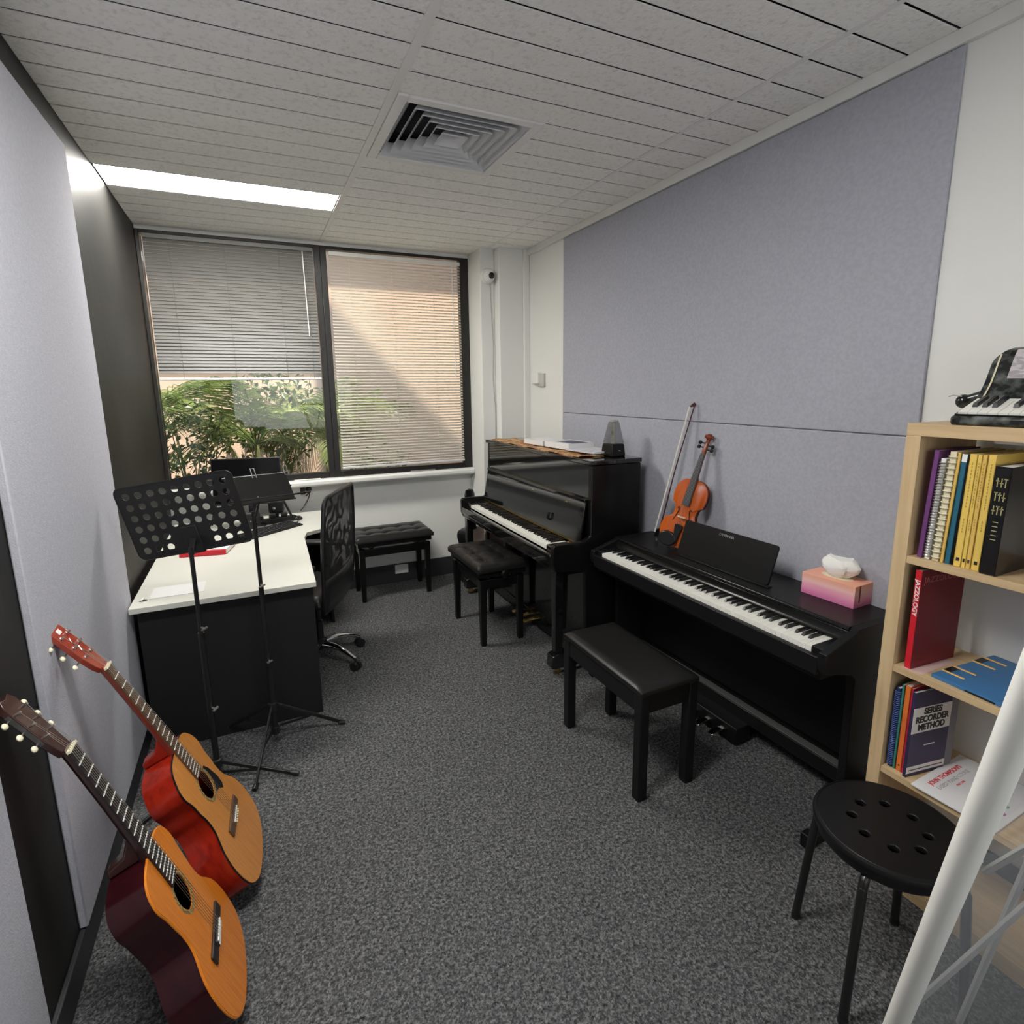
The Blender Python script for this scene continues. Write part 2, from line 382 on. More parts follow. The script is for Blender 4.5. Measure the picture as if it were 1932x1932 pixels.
# acoustic panels
def panel(name, x0, x1, y0, y1, z0, z1, m, label, edge=None):
    o = MB().box(x0, x1, y0, y1, z0, z1).build(name, m, None, .004)
    return tag(o, label, 'acoustic panel', 'felt acoustic panels on the walls')
panel('acoustic_panel', XL + .0005, XL + .022, 1.735, 2.825, .105, 2.555, M['felt'], 'lilac felt acoustic panel on charcoal wall behind the headstock of the red sided guitar')
panel('acoustic_panel', XL + .0005, XL + .022, .20, 1.425, .105, 2.555, M['felt'], 'lilac felt acoustic panel at the left edge, nearer side of the dark wall gap')
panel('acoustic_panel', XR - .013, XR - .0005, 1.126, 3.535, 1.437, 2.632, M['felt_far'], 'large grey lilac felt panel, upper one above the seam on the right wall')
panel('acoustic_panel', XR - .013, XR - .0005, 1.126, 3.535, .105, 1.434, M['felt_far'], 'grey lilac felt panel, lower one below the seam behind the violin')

# ceiling lamps
def lamp(x0, x1, y0, y1, m, label):
    t = thing('ceiling_light', label, 'ceiling light', ((x0 + x1) / 2, (y0 + y1) / 2, CEIL), group='recessed ceiling lights')
    a, b = (x1 - x0) / 2, (y1 - y0) / 2
    h = MB(); h.box(-a, a, -b, b, .05, .06); h.box(-a, -a + .004, -b, b, 0, .05); h.box(a - .004, a, -b, b, 0, .05); h.box(-a, a, -b, -b + .004, 0, .05); h.box(-a, a, b - .004, b, 0, .05)
    h.build('housing', M['ventw'], t)
    MB().box(-a + .006, a - .006, -b + .006, b - .006, .001, .010).build('diffuser', m, t, smooth=0)
lamp(XL + .004, X1 - .016, Y0 + .15 * 8 + .002, Y0 + .15 * 10 - .002, M['lamp'], 'long bright recessed ceiling light above the desk')
lamp(XL + .004, X1 - .016, Y0 - .15 * 8 + .002, Y0 - .15 * 6 - .002, M['lamp2'], 'recessed ceiling light above the guitars, out of frame overhead')

# air vent
t = thing('air_vent', 'square white ceiling air vent with nested louvres', 'air vent', (X1 + .02 + .304, Y0 + .302, CEIL))
f = MB(); a = .304; b = .262
for x0, x1, y0, y1 in ((-a, -b, -a, a), (b, a, -a, a), (-b, b, -a, -b), (-b, b, b, a)): f.box(x0, x1, y0, y1, -.008, .012)
f.build('frame', M['grid'], t, .003)
MB().box(-a, a, -a, a, .085, .09).build('backing', M['dark'], t)
for i in range(6):
    o = .258 - i * .040; q = o - .036
    if i == 5: q = .012
    vs = []; zo, zi = -.004, .040
    for r_, z in ((o, zo), (q, zi), (q + .002, zi + .003), (o, zo + .004)):
        vs += [(-r_, -r_, z), (r_, -r_, z), (r_, r_, z), (-r_, r_, z)]
    fs = [(k * 4 + j, k * 4 + (j + 1) % 4, ((k + 1) % 4) * 4 + (j + 1) % 4, ((k + 1) % 4) * 4 + j) for k in range(4) for j in range(4)]
    if i == 5: fs.append((4, 5, 6, 7))
    MB().add(vs, fs).build('louvre', M['ventw'], t, smooth=0)

# venetian blinds
def blind(x0, x1, ztop, zbot, tilt, m, label, stack=0):
    t = thing('venetian_blind', label, 'blind', ((x0 + x1) / 2, 4.43, ztop), group='venetian blinds')
    a = (x1 - x0) / 2
    MB().box(-a, a, -.015, .015, -.028, 0).build('headrail', m if stack else M['trimw'], t, .002)
    n = int((ztop - .035 - zbot - .012 - stack) / .0225) + (1 if stack else 0); s = MB()
    for k in range(n):
        z = -.04 - .0225 * k; c, q = .0125 * math.cos(tilt), .0125 * math.sin(tilt)
        T = TR(0, 0, z)
        vs = [(-a, -c, -q), (a, -c, -q), (a, 0, .0018), (-a, 0, .0018), (a, c, q), (-a, c, q)]
        s.add([T @ Vector(v) for v in vs], [(0, 1, 2, 3), (3, 2, 4, 5)])
    if stack:
        for k in range(int(stack / .0035)): s.box(-a, a, -.0125, .0125, zbot - ztop + .022 + k * .0035, zbot - ztop + .0235 + k * .0035)
    s.build('slats', m, t, smooth=60)
    MB().box(-a, a, -.014, .014, zbot - ztop, zbot - ztop + .016).build('bottom_rail', M['ventw'], t, .003)
    for fx in (-.72, -.1, .55, .9) if a > .5 else (-.7, 0, .7):
        MB().cyl((fx * a, -.016, -.02), (fx * a, -.016, zbot - ztop + .01), .0013, 6).build('cord', m, t)
    MB().cyl((a * .86, -.02, -.03), (a * .875, -.022, -.62 if stack else -.9), .0035, 8).build('tilt_wand', M['white'], t)
blind(-.535, .503, 2.625, 1.695, R(67), M['slat2'], 'venetian blind with slats greyed for shade, half raised over the left window', .03)
blind(.612, 1.622, 2.612, 1.01, R(30), M['slat'], 'sunlit venetian blind fully lowered over the right window')

# ================================================================== garden outside
struct('ground_garden', MB().box(-6, 8, YW + .2, 9.2, -.12, -.02), M['soil'])
struct('sun_blocker_slab', MB().prism([(2.3, CEIL + .2), (2.3, 9.4), (3.77, 7.78), (5.4, 6.0), (5.4, 2.9)], 4.5, 4.7, mx((1, 0, 0), (0, 0, 1), (0, 1, 0))), M['pinkwall'])  # unseen slab added to cast a diagonal shadow on the garden wall
struct('sun_blocker_eave', MB().box(-6, 8, 6.25, 7.3, 5.5, 5.6), M['pinkwall'])  # unseen overhang added to keep sun off the upper garden wall
tag(MB().box(-6, 8, 7.3, 7.5, -.1, 5.5).build('wall_garden', M['pinkwall']), kind='structure')
def frond(L, n, droop, wid, leaf):
    mb = MB(); pts = []
    for i in range(13):
        s = i / 12; pts.append(Vector((L * s * (1 - .25 * droop * s), 0, L * (.55 * s - droop * s * s))))
    mb.tube(pts, [.007 * (1 - .8 * i / 12) for i in range(13)], 5)
    for i in range(n):
        s = .16 + .82 * i / n; j = min(int(s * 12), 11); f = s * 12 - j
        p = pts[j].lerp(pts[j + 1], f); d = (pts[j + 1] - pts[j]).normalized()
        ll = leaf * math.sin(PI * min(1, .25 + .72 * s)) * (1 if s < .9 else .7)
        for sd_ in (-1, 1):
            side = Vector((0, sd_, 0)); dirv = (d * .75 + side * .8 + Vector((0, 0, -.18 - .2 * random.random()))).normalized()
            up = d.cross(dirv).normalized(); wv = dirv.cross(up).normalized() * wid
            q1 = p + dirv * ll * .5 + Vector((0, 0, .01)); q2 = p + dirv * ll + Vector((0, 0, -.16 * ll))
            mb.add([p - wv * .4, p + wv * .4, q1 + wv, q2, q1 - wv], [(0, 1, 2, 4), (4, 2, 3)])
    return mb
def palm(x, y, h, n, L, seed, label, ml):
    random.seed(seed)
    t = thing('palm', label, 'palm', (x, y, -.02), group='palms in the garden')
    tr = MB(); tr.tube([(0, 0, 0), (.02, 0, h * .5), (0, .01, h)], [.05, .035, .022], 9); tr.build('trunk', M['stem'], t)
    ms = [frond(L * (.85 + .1 * v), 34, .35 + .22 * v, .0065, L * .40).mesh('frond') for v in range(3)]
    for q in ms: q.materials.append(M[ml])
    for i in range(n):
        o = bpy.data.objects.new('frond', ms[i % 3]); C.objects.link(o); o.parent = t
        o.location = (0, 0, h - .02); o.rotation_euler = (random.uniform(-.3, .3), random.uniform(-.75, .35), i * 2.399 + random.uniform(-.3, .3))
        sc = random.uniform(.8, 1.1); o.scale = (sc, sc, sc)
palm(.02, 5.75, 1.15, 18, 1.1, 3, 'feathery green palm in the garden behind the monitor', 'palm')
palm(.70, 6.2, 1.15, 16, 1.2, 5, 'feathery palm with dark fronds, right of centre in the left window', 'palm')
palm(-.85, 6.0, 1.3, 16, 1.15, 8, 'drooping palm at the left edge of the left window', 'palm')
palm(1.5, 6.3, .35, 10, .9, 9, 'low palm seen through the right blind', 'palm')
palm(.60, 5.10, 1.25, 9, .55, 11, 'small bright lime palm close to the glass beside the window mullion', 'lime')
def bush(x, y, z, rx, rz, n, size, seed, label, ml):
    random.seed(seed)
    t = thing('shrub', label, 'shrub', (x, y, -.02), group='shrubs in the garden')
    st = MB(); lf = MB()
    for i in range(9):
        a = random.uniform(0, 2 * PI); r_ = random.uniform(.3, .9) * rx
        st.tube([(0, 0, 0), (.4 * r_ * math.cos(a), .4 * r_ * math.sin(a), z * .6), (r_ * math.cos(a), r_ * math.sin(a), z + random.uniform(-.4, .8) * rz)], [.012, .008, .003], 5)
    for i in range(n):
        u = Vector((random.gauss(0, 1), random.gauss(0, 1), random.gauss(0, 1))).normalized() * random.uniform(.45, 1)
        c = Vector((u.x * rx, u.y * rx, z + u.z * rz)); d = Vector((random.gauss(0, 1), random.gauss(0, 1), random.gauss(-.3, .6))).normalized()
        s_ = d.cross(Vector((random.gauss(0, 1), random.gauss(0, 1), 1))).normalized() * size * .28
        lf.add([c, c + d * size * .5 + s_, c + d * size + Vector((0, 0, -size * .2)), c + d * size * .5 - s_], [(0, 1, 2, 3)])
    st.build('stems', M['stem'], t); lf.build('foliage', M[ml], t, smooth=0)
bush(-.48, 5.35, 1.15, .34, .50, 460, .06, 21, 'dark leaved shrub close to the left end of the window', 'leaf')
bush(.20, 6.65, 1.35, .60, .60, 800, .085, 22, 'leafy shrub behind the centre palm', 'leaf')
bush(1.1, 5.5, .80, .38, .35, 320, .06, 23, 'low shrub behind the bottom of the right blind', 'leaf')
bush(-.1, 5.1, .72, .35, .26, 420, .05, 24, 'low shrub under the window behind the desk', 'palm')
# ================================================================== keyboards
WH = {}
def keys(parent, y0, y1, ztop, pitch, blk_len, zdrop=.02, octs=None, first=9, n=88):
    """88 keys centred on local x, front edge at y0, rear at y1; each key a mesh of its own"""
    pat = [0, 1, 0, 1, 0, 0, 1, 0, 1, 0, 1, 0]
    nw = sum(1 for i in range(n) if not pat[(first + i) % 12])
    wb = MB().box(-pitch / 2 + .0005, pitch / 2 - .0005, y0, y1, ztop - zdrop, ztop); wm = wb.mesh('white_key'); wm.materials.append(M['ivory'])
    b = MB(); h = pitch * .235; z1 = ztop + .0105
    b.add([(-h, y1 - blk_len, ztop), (h, y1 - blk_len, ztop), (h, y1, ztop), (-h, y1, ztop), (-h * .8, y1 - blk_len + .009, z1), (h * .8, y1 - blk_len + .009, z1), (h * .8, y1, z1), (-h * .8, y1, z1)],
          [(3, 2, 1, 0), (4, 5, 6, 7), (0, 1, 5, 4), (1, 2, 6, 5), (2, 3, 7, 6), (3, 0, 4, 7)])
    km = b.mesh('black_key'); km.materials.append(M['ebony'])
    x = -pitch * nw / 2 + pitch / 2
    for i in range(n):
        s = (first + i) % 12
        if pat[s]:
            off = {1: -.1, 3: .1, 6: -.13, 8: 0, 10: .13}[s] * pitch
            o = bpy.data.objects.new('black_key', km); C.objects.link(o); o.parent = parent; o.location = (x - pitch / 2 + off, 0, 0)
        else:
            o = bpy.data.objects.new('white_key', wm); C.objects.link(o); o.parent = parent; o.location = (x, 0, 0); x += pitch
YZ = lambda x: mx((0, 1, 0), (0, 0, 1), (1, 0, 0), (x, 0, 0))      # local XY -> YZ, extruded along +x from x

# ------------------------------------------------------------------ upright piano
UP = thing('upright_piano', 'glossy black upright piano with open fallboard in the far corner', 'piano', (1.985, 3.255, 0), R(-90.6))
hw = .755
for s in (-1, 1):
    x = s * hw - (.032 if s > 0 else 0)
    poly = [(0, .02), (0, 1.195), (-.325, 1.195), (-.33, .80), (-.375, .775), (-.555, .775), (-.567, .76), (-.567, .665), (-.55, .625), (-.36, .60), (-.345, .02)]
    MB().prism(poly, 0, .032, YZ(x)).build('side_panel', M['satin2'], UP, .004)
    xx = s * (hw - .045)
    g = MB(); g.bar((xx, -.515, .62), (xx, -.515, .13), .052, .052, w1=.045, h1=.045); g.build('leg', M['gloss'], UP, .003)
    fb = MB(); fb.prism([(-.33, .045), (-.33, .12), (-.52, .135), (-.56, .12), (-.565, .05), (-.54, .045)], -.035, .035, YZ(xx)); ft = fb.build('foot', M['gloss'], UP, .004)
    cs = MB(); cs.cyl((xx - .012, -.515, .021), (xx + .012, -.515, .021), .021, 16); cs.bar((xx, -.515, .03), (xx, -.515, .048), .03, .03); cs.build('caster', M['brass'], ft)
MB().box(-hw + .032, hw - .032, -.02, 0, .03, 1.195).build('back_panel', M['satin'], UP)
MB().box(-hw - .006, hw + .006, -.342, .004, 1.197, 1.222).build('lid', M['gloss'], UP, .005)
MB().box(-hw + .032, hw - .032, -.325, -.305, .80, 1.195).build('upper_panel', M['gloss'], UP, .002)
MB().box(-hw + .032, hw - .032, -.345, -.325, .10, .60).build('lower_panel', M['gloss'], UP, .002)
MB().box(-hw + .032, hw - .032, -.35, -.02, .03, .10).build('bottom_board', M['gloss'], UP, .002)
MB().box(-hw + .032, hw - .032, -.555, -.30, .625, .665).build('key_bed', M['gloss'], UP, .006)
MB().box(-hw + .032, hw - .032, -.567, -.535, .655, .712).build('key_slip', M['gloss'], UP, .008)
for s in (-1, 1): MB().box(*sorted((s * .615, s * (hw - .032))), -.535, -.385, .665, .748).build('key_block', M['gloss'], UP, .006)
keys(UP, -.532, -.390, .738, .0235, .092)
# fallboard leaning back against the upper panel
fl = MB(); fl.prism([(-.385, .748), (-.372, .744), (-.327, .985), (-.343, .992)], -hw + .036, hw - .036, YZ(0)); fbd = fl.build('fallboard', M['gloss'], UP, .003)
MB().prism([(-.3475, .985), (-.3225, .985), (-.3225, 1.004), (-.349, 1.004)], -hw + .036, hw - .036, YZ(0)).build('lip', M['gloss'], fbd, .003)
MB().prism([(-.3868, .750), (-.3855, .750), (-.3835, .762), (-.385, .762)], -hw + .05, hw - .05, YZ(0)).build('hinge_strip', M['brass'], fbd)
for x in (-.30, .08, .52):
    MB().prism([(-.3495, .955), (-.3475, .955), (-.3452, .968), (-.347, .968)], x - .014, x + .014, YZ(0)).build('hinge', M['brass'], fbd)
MB().tube([(.36, -.374, .82), (.36, -.388, .83), (.36, -.378, .865)], .008, 8).build('knob', M['gloss'], fbd)
for x in (-.09, 0, .09):
    MB().prism([(-.34, .055), (-.34, .066), (-.42, .060), (-.43, .052), (-.42, .045)], x - .018, x + .018, YZ(0)).build('pedal', M['brass'], UP, .002)

# ------------------------------------------------------------------ digital piano
DP = thing('digital_piano', 'matte black digital piano with music rest, nearest piano on the right wall', 'piano', (2.052, 1.775, 0), R(-90 + 1.0))
hw = .683
for s in (-1, 1):
    x = s * hw - (.03 if s > 0 else 0)
    poly = [(-.005, .0), (-.005, .797), (-.258, .797), (-.275, .785), (-.40, .748), (-.424, .742), (-.428, .70), (-.42, .672), (-.28, .635), (-.258, .61), (-.25, 0)]
    sp = MB().prism(poly, 0, .03, YZ(x)).build('side_panel', M['satin'], DP, .003)
    MB().box(x, x + .03, -.41, -.25, 0, .035).build('foot', M['satin'], sp, .004)
    MB().box(x - .003, x + .033, -.425, -.385, 0, .055).build('toe', M['satin'], sp, .004)
MB().box(-hw + .03, hw - .03, -.262, -.002, .772, .797).build('lid', M['satin'], DP, .004)
MB().tube([(-hw + .03, -.266, .790), (hw - .03, -.266, .790)], .0085, 12).build('lid_edge', M['satin2'], DP)
k = MB(); k.prism([(-.262, .782), (-.262, .75), (-.272, .742), (-.285, .742), (-.285, .748), (-.276, .756), (-.272, .782)], -hw + .03, hw - .03, YZ(0)); k.build('key_cover', M['satin2'], DP, .002)
MB().box(-hw + .03, hw - .03, -.40, -.01, .632, .665).build('key_bed', M['satin'], DP, .004)
MB().box(-hw + .03, hw - .03, -.4245, -.402, .655, .722).build('key_slip', M['satin'], DP, .004)
for s in (-1, 1): MB().box(*sorted((s * .6125, s * (hw - .03))), -.402, -.285, .665, .745).build('key_block', M['satin'], DP, .003)
MB().box(-.6125, .6125, -.402, -.285, .70, .708).build('felt_strip', M['redd'], DP)
keys(DP, -.400, -.262, .738, .0235, .090)
MB().box(-hw + .03, hw - .03, -.05, -.03, .16, .64).build('back_panel', M['satin'], DP)
lr = MB().box(-hw + .03, hw - .03, -.12, -.02, .085, .150).build('lower_rail', M['satin'], DP, .004)
MB().box(-hw + .04, hw - .035, -.116, -.075, .150, .154).build('rail_strip', mat('grey_edge_strip', (.075, .075, .075), .6), DP, .002)
pb = MB(); pb.box(-.16, .16, -.20, -.11, .012, .09); pb = pb.build('pedal_box', M['satin'], DP, .006)
for x in (-.085, 0, .085):
    MB().prism([(-.195, .05), (-.195, .062), (-.27, .058), (-.285, .050), (-.275, .042)], x - .014, x + .014, YZ(0)).build('pedal', M['chrome'], pb, .003)
# music rest
T = TR(-.010, -.185, .800) @ RX(R(72))
rs = MB().prism(rrect(.53, .172, .012), -.006, .006, T @ TR(0, .086, 0)).build('music_rest', M['satin'], DP, .002)
text('YAMAHA', .017, M['silver'], rs, T @ TR(.006, .150, .0062), 'logo', bold=.0004)
MB().tube([(T @ Vector((-.038 + .0055 * math.cos(a), .150 + .0055 * math.sin(a), .0066))) for a in [2 * PI * q / 16 for q in range(17)]], .0008, 5).build('emblem', M['silver'], rs)
MB().box(-.26, .27, -.205, -.178, .797, .803).build('rest_ledge', M['satin'], DP, .002)

# ------------------------------------------------------------------ seats
def cushion(w, d, h, nx, ny, depth, buttons):
    """padded top, buttons = list of (x, y) tufts"""
    mb = MB(); vs = []
    for j in range(ny + 1):
        for i in range(nx + 1):
            x = -w / 2 + w * i / nx; y = -d / 2 + d * j / ny
            e = min((w / 2 - abs(x)), (d / 2 - abs(y)))
            z = h * (1 - max(0, 1 - e / .03) ** 2 * .45)
            for bx, by in buttons: z -= depth * math.exp(-((x - bx) ** 2 + (y - by) ** 2) / (2 * .020 ** 2)) + depth * .35 * math.exp(-min((x - bx) ** 2 / (2 * .012 ** 2) + (y - by) ** 2 / (2 * .07 ** 2), (y - by) ** 2 / (2 * .012 ** 2) + (x - bx) ** 2 / (2 * .07 ** 2)))
            vs.append((x, y, z))
    n = nx + 1
    fs = [(j * n + i, j * n + i + 1, (j + 1) * n + i + 1, (j + 1) * n + i) for j in range(ny) for i in range(nx)]
    rim = [i for i in range(n)] + [j * n + nx for j in range(1, ny + 1)] + [ny * n + i for i in range(nx - 1, -1, -1)] + [j * n for j in range(ny - 1, 0, -1)]
    o = len(vs); vs += [(vs[i][0], vs[i][1], 0) for i in rim]; m = len(rim)
    fs += [(rim[(k + 1) % m], rim[k], o + k, o + (k + 1) % m) for k in range(m)] + [tuple(range(o, o + m))]
    return mb.add(vs, fs)
def piano_bench(label, loc, rz, w, d, zt, tuft, zf):
    """adjustable bench: raised tufted seat on a scissor frame above an apron with four tapered legs"""
    t = thing('piano_bench', label, 'bench', loc, rz, 'black piano benches')
    s = MB(); s.add(*[(lambda c: (c.v, c.f))(cushion(w + .03, d + .03, .05, 40, 26, .014, tuft))][0])
    s.v = [(a, b, c + zt - .05) for a, b, c in s.v]; s.build('seat', M['leather'], t, smooth=60)
    MB().box(-w / 2, w / 2, -d / 2, d / 2, zt - .085, zt - .048).build('seat_board', M['satin2'], t, .003)
    for bx, by in tuft: MB().ball((bx, by, zt - .0155), .009, 1, 1, .5, 10).build('button', M['leather'], t)
    w2, d2 = w - .02, d - .02
    for sx in (-1, 1):
        for sy in (-1, 1):
            MB().bar((sx * (w2 / 2 - .02), sy * (d2 / 2 - .02), 0), (sx * (w2 / 2 - .022), sy * (d2 / 2 - .022), zf), .032, .032, w1=.046, h1=.046).build('leg', M['satin2'], t, .002)
    for sy in (-1, 1): MB().box(-w2 / 2 + .04, w2 / 2 - .04, sy * (d2 / 2 - .022) - .01, sy * (d2 / 2 - .022) + .01, zf - .062, zf - .004).build('apron', M['satin2'], t, .002)
    for sx in (-1, 1): MB().box(sx * (w2 / 2 - .022) - .01, sx * (w2 / 2 - .022) + .01, -d2 / 2 + .04, d2 / 2 - .04, zf - .062, zf - .004).build('apron', M['satin2'], t, .002)
    sc = MB()
    for sy in (-1, 1):
        y = sy * (d / 2 - .06)
        sc.bar((-w / 2 + .05, y, zf - .03), (-w / 2 + .17, y, zt - .085), .012, .006); sc.bar((w / 2 - .05, y, zf - .03), (w / 2 - .17, y, zt - .085), .012, .006)
        sc.bar((-w / 2 + .17, y, zf - .03), (-w / 2 + .05, y, zt - .085), .012, .006); sc.bar((w / 2 - .17, y, zf - .03), (w / 2 - .05, y, zt - .085), .012, .006)
    sc.cyl((-w / 2 + .11, -d / 2 + .06, zf + .02), (-w / 2 + .11, d / 2 - .06, zf + .02), .006, 8); sc.cyl((w / 2 - .11, -d / 2 + .06, zf + .02), (w / 2 - .11, d / 2 - .06, zf + .02), .006, 8)
    sc.build('lift_mechanism', M['blackm'], t)
    for sx in (-1, 1):
        MB().cyl((sx * (w / 2 - .02), .0, zt - .066), (sx * (w / 2 + .035), .0, zt - .066), .007, 10).build('shaft', M['blackm'], t)
        MB().lathe([(.018, 0), (.026, .004), (.026, .018), (.018, .022)], 20, TR(sx * (w / 2 + .022), 0, zt - .066) @ RY(R(90 * sx))).build('knob', M['satin2'], t)
    return t
tf = [(x, y) for x in (-.16, 0, .16) for y in (-.07, .07)]
piano_bench('square black tufted bench in front of the upright piano', (1.345, 3.30, 0), R(90), .54, .32, .545, tf, .44)
tf2 = [(x, y) for x in (-.19, -.065, .065, .19) for y in (-.07, .07)]
piano_bench('low black tufted bench against the window wall behind the office chair', (.925, 4.285, 0), 0, .575, .33, .525, tf2, .42)
# plain bench of the digital piano
PB = thing('piano_bench', 'plain black bench with smooth seat in front of the digital piano', 'bench', (1.388, 1.818, 0), R(90), 'black piano benches')
w, d = .585, .29
c = cushion(w, d, .034, 24, 14, 0, []); c.v = [(a, b, z + .455) for a, b, z in c.v]; c.build('seat', M['leather'], PB, .004, smooth=70)
for sx in (-1, 1):
    for sy in (-1, 1): MB().box(*sorted((sx * (w / 2 - .003), sx * (w / 2 - .047))), *sorted((sy * (d / 2 - .003), sy * (d / 2 - .047))), 0, .456).build('leg', M['satin'], PB, .005)
for sy in (-1, 1): MB().box(-w / 2 + .047, w / 2 - .047, *sorted((sy * (d / 2 - .008), sy * (d / 2 - .028))), .375, .455).build('apron', M['satin'], PB, .003)
for sx in (-1, 1): MB().box(*sorted((sx * (w / 2 - .008), sx * (w / 2 - .028))), -d / 2 + .047, d / 2 - .047, .375, .455).build('apron', M['satin'], PB, .003)

# round stool
ST = thing('stool', 'round black stool with eight holes and four tube legs by the bookshelf', 'stool', (1.44, .737, 0), R(-30))
prof = [(.17, .445), (.178, .449), (.180, .456), (.176, .462), (.165, .464)]
hol = [circ(.085 * math.cos(a), .085 * math.sin(a), .0125, 16) for a in [2 * PI * (q + .5) / 8 for q in range(8)]]
plate(circ(0, 0, .170, 64), hol, .016, TR(0, 0, .448)).build('seat', M['satin'], ST, .003)
sk = MB(); sk.lathe([(.1695, .4635), (.176, .461), (.179, .455), (.178, .448), (.172, .444), (.168, .450)], 64, cap=False); sk.build('seat_rim', M['satin'], ST)
lo = MB(); lo.lathe([(.155, .414), (.166, .416), (.170, .424), (.170, .449), (.165, .449), (.164, .424), (.150, .421)], 64, cap=False); lo.build('under_seat', M['satin'], ST); MB().lathe([(.001, .419), (.160, .419), (.160, .423), (.001, .423)], 48).build('hole_shade_disc', M['void'], ST)  # black disc added below the seat so the holes look shaded
for q in range(4):
    a = R(45 + 90 * q); ca, sa = math.cos(a), math.sin(a)
    pts = [(.05 * ca, .05 * sa, .410), (.13 * ca, .13 * sa, .412), (.158 * ca, .158 * sa, .404), (.170 * ca, .170 * sa, .384), (.176 * ca, .176 * sa, .34), (.205 * ca, .205 * sa, .012)]
    lg = MB().tube(spline(pts, 5), .0115, 12).build('leg', M['blackm'], ST)
    MB().cyl((.2048 * ca, .2048 * sa, .014), (.2058 * ca, .2058 * sa, 0), .0125, 12).build('foot_cap', M['blackp'], lg)

# ------------------------------------------------------------------ desk
DK = thing('desk', 'white topped corner desk with charcoal end panel under the window', 'desk', (0, 0, 0))
top = [(XL + .03, 2.70), (.212, 2.70), (.236, 3.60), (.26, 3.72), (.40, 3.80), (.46, 3.95), (.43, 4.37), (XL + .03, 4.37)]
MB().prism(top, .685, .710).build('desk_top', M['desk'], DK, .002)
MB().box(XL + .05, .200, 2.745, 2.765, 0, .685).build('end_panel', M['deskd'], DK, .001)
MB().box(XL + .05, XL + .068, 2.765, 4.36, 0, .685).build('side_panel', M['deskd'], DK, .001)
MB().box(.39, .408, 3.86, 4.36, 0, .685).build('end_panel', M['deskd'], DK, .001)
MB().box(XL + .068, .39, 4.30, 4.318, .25, .685).build('modesty_panel', M['deskd'], DK, .001)
gm = MB(); gm.lathe([(.012, .710), (.016, .710), (.016, .713), (.011, .7135), (.010, .706)], 16, TR(-.505, 2.79, 0)); gm.build('lock', M['silver'], DK)

# office chair, seen from behind
CH = thing('office_chair', 'black mesh back swivel office chair with chrome star base at the desk', 'chair', (.255, 3.31, 0), math.atan2(.42, -.9) )
# local +x = the way the chair faces
for q in range(5):
    a = R(72 * q + 155); ca, sa = math.cos(a), math.sin(a)
    pts = [(.03 * ca, .03 * sa, .115), (.12 * ca, .12 * sa, .118), (.20 * ca, .20 * sa, .098), (.265 * ca, .265 * sa, .068)]
    lg = MB().tube(spline(pts, 4), [.021 - .0008 * k for k in range(13)], 10).build('base_leg', M['chrome'], CH)
    cs = MB()
    for sgn in (-1, 1):
        ox, oy = -sa * .014 * sgn, ca * .014 * sgn
        cs.cyl((.265 * ca + ox * .4, .265 * sa + oy * .4, .027), (.265 * ca + ox * 1.7, .265 * sa + oy * 1.7, .027), .027, 16)
    cs.cyl((.265 * ca, .265 * sa, .03), (.265 * ca, .265 * sa, .07), .008, 8); cs.build('caster', M['blackp'], lg)
MB().lathe([(.035, .09), (.040, .10), (.040, .14), (.026, .15), (.026, .26), (.016, .265), (.016, .40)], 16).build('gas_lift', M['blackp'], CH)
MB().box(-.09, .11, -.08, .08, .395, .425).build('tilt_plate', M['blackm'], CH, .006)
sb = cushion(.46, .47, .07, 20, 20, 0, []); sb.v = [(a + .12, b, z + .425) for a, b, z in sb.v]; sb.build('seat', M['blackp'], CH, smooth=70)
def bk(y, z):                                  # gently curved shell of the backrest
    return Vector((-.165 - .045 * ((z - .42) / .65) + .05 * ((z - .62) / .5) ** 2 * (1 if z < .62 else .25) + -.0 + .018 * (y / .23) ** 2, y, z))
def hwid(z): return .258 + .03 * math.sin((z - .40) / .66 * PI)
fr = []
zb, zt = .41, 1.055
ring = []
for k in range(13): ring.append((-hwid(zb + (zt - .06 - zb) * k / 12), zb + (zt - .06 - zb) * k / 12))
for k in range(1, 7): a = R(180 - 90 * k / 6); ring.append((-hwid(zt - .06) + .06 + .06 * math.cos(a), zt - .06 + .06 * math.sin(a)))
ring += [(-y, z) for y, z in reversed(ring)]
MB().tube([bk(y, z) for y, z in ring] + [bk(*ring[0])], .0115, 8, cap=False).build('back_frame', M['blackp'], CH)
g = MB(); ny, nz = 16, 26; vs = []
for j in range(nz + 1):
    z = zb + (zt - .004 - zb) * j / nz
    hh = hwid(z) if z < zt - .06 else hwid(zt - .06) - .06 + math.sqrt(max(0, .06 ** 2 - (z - zt + .06) ** 2))
    for i in range(ny + 1): vs.append(bk(-hh + 2 * hh * i / ny, z))
g.add(vs, [(j * (ny + 1) + i, j * (ny + 1) + i + 1, (j + 1) * (ny + 1) + i + 1, (j + 1) * (ny + 1) + i) for j in range(nz) for i in range(ny)])
mm = bpy.data.materials.new('black_mesh_fabric'); mm.use_nodes = True
n_ = mm.node_tree.nodes; l_ = mm.node_tree.links; b_ = n_['Principled BSDF']; b_.inputs['Base Color'].default_value = (.012, .012, .012, 1); b_.inputs['Roughness'].default_value = .7
tr_ = n_.new('ShaderNodeBsdfTransparent'); mx_ = n_.new('ShaderNodeMixShader'); wv = n_.new('ShaderNodeTexWave'); wv.inputs['Scale'].default_value = 9; wv.inputs['Distortion'].default_value = 14; wv.inputs['Detail'].default_value = 1; wv.inputs['Detail Scale'].default_value = .9
tc_ = n_.new('ShaderNodeTexCoord'); l_.new(tc_.outputs['Object'], wv.inputs[0])
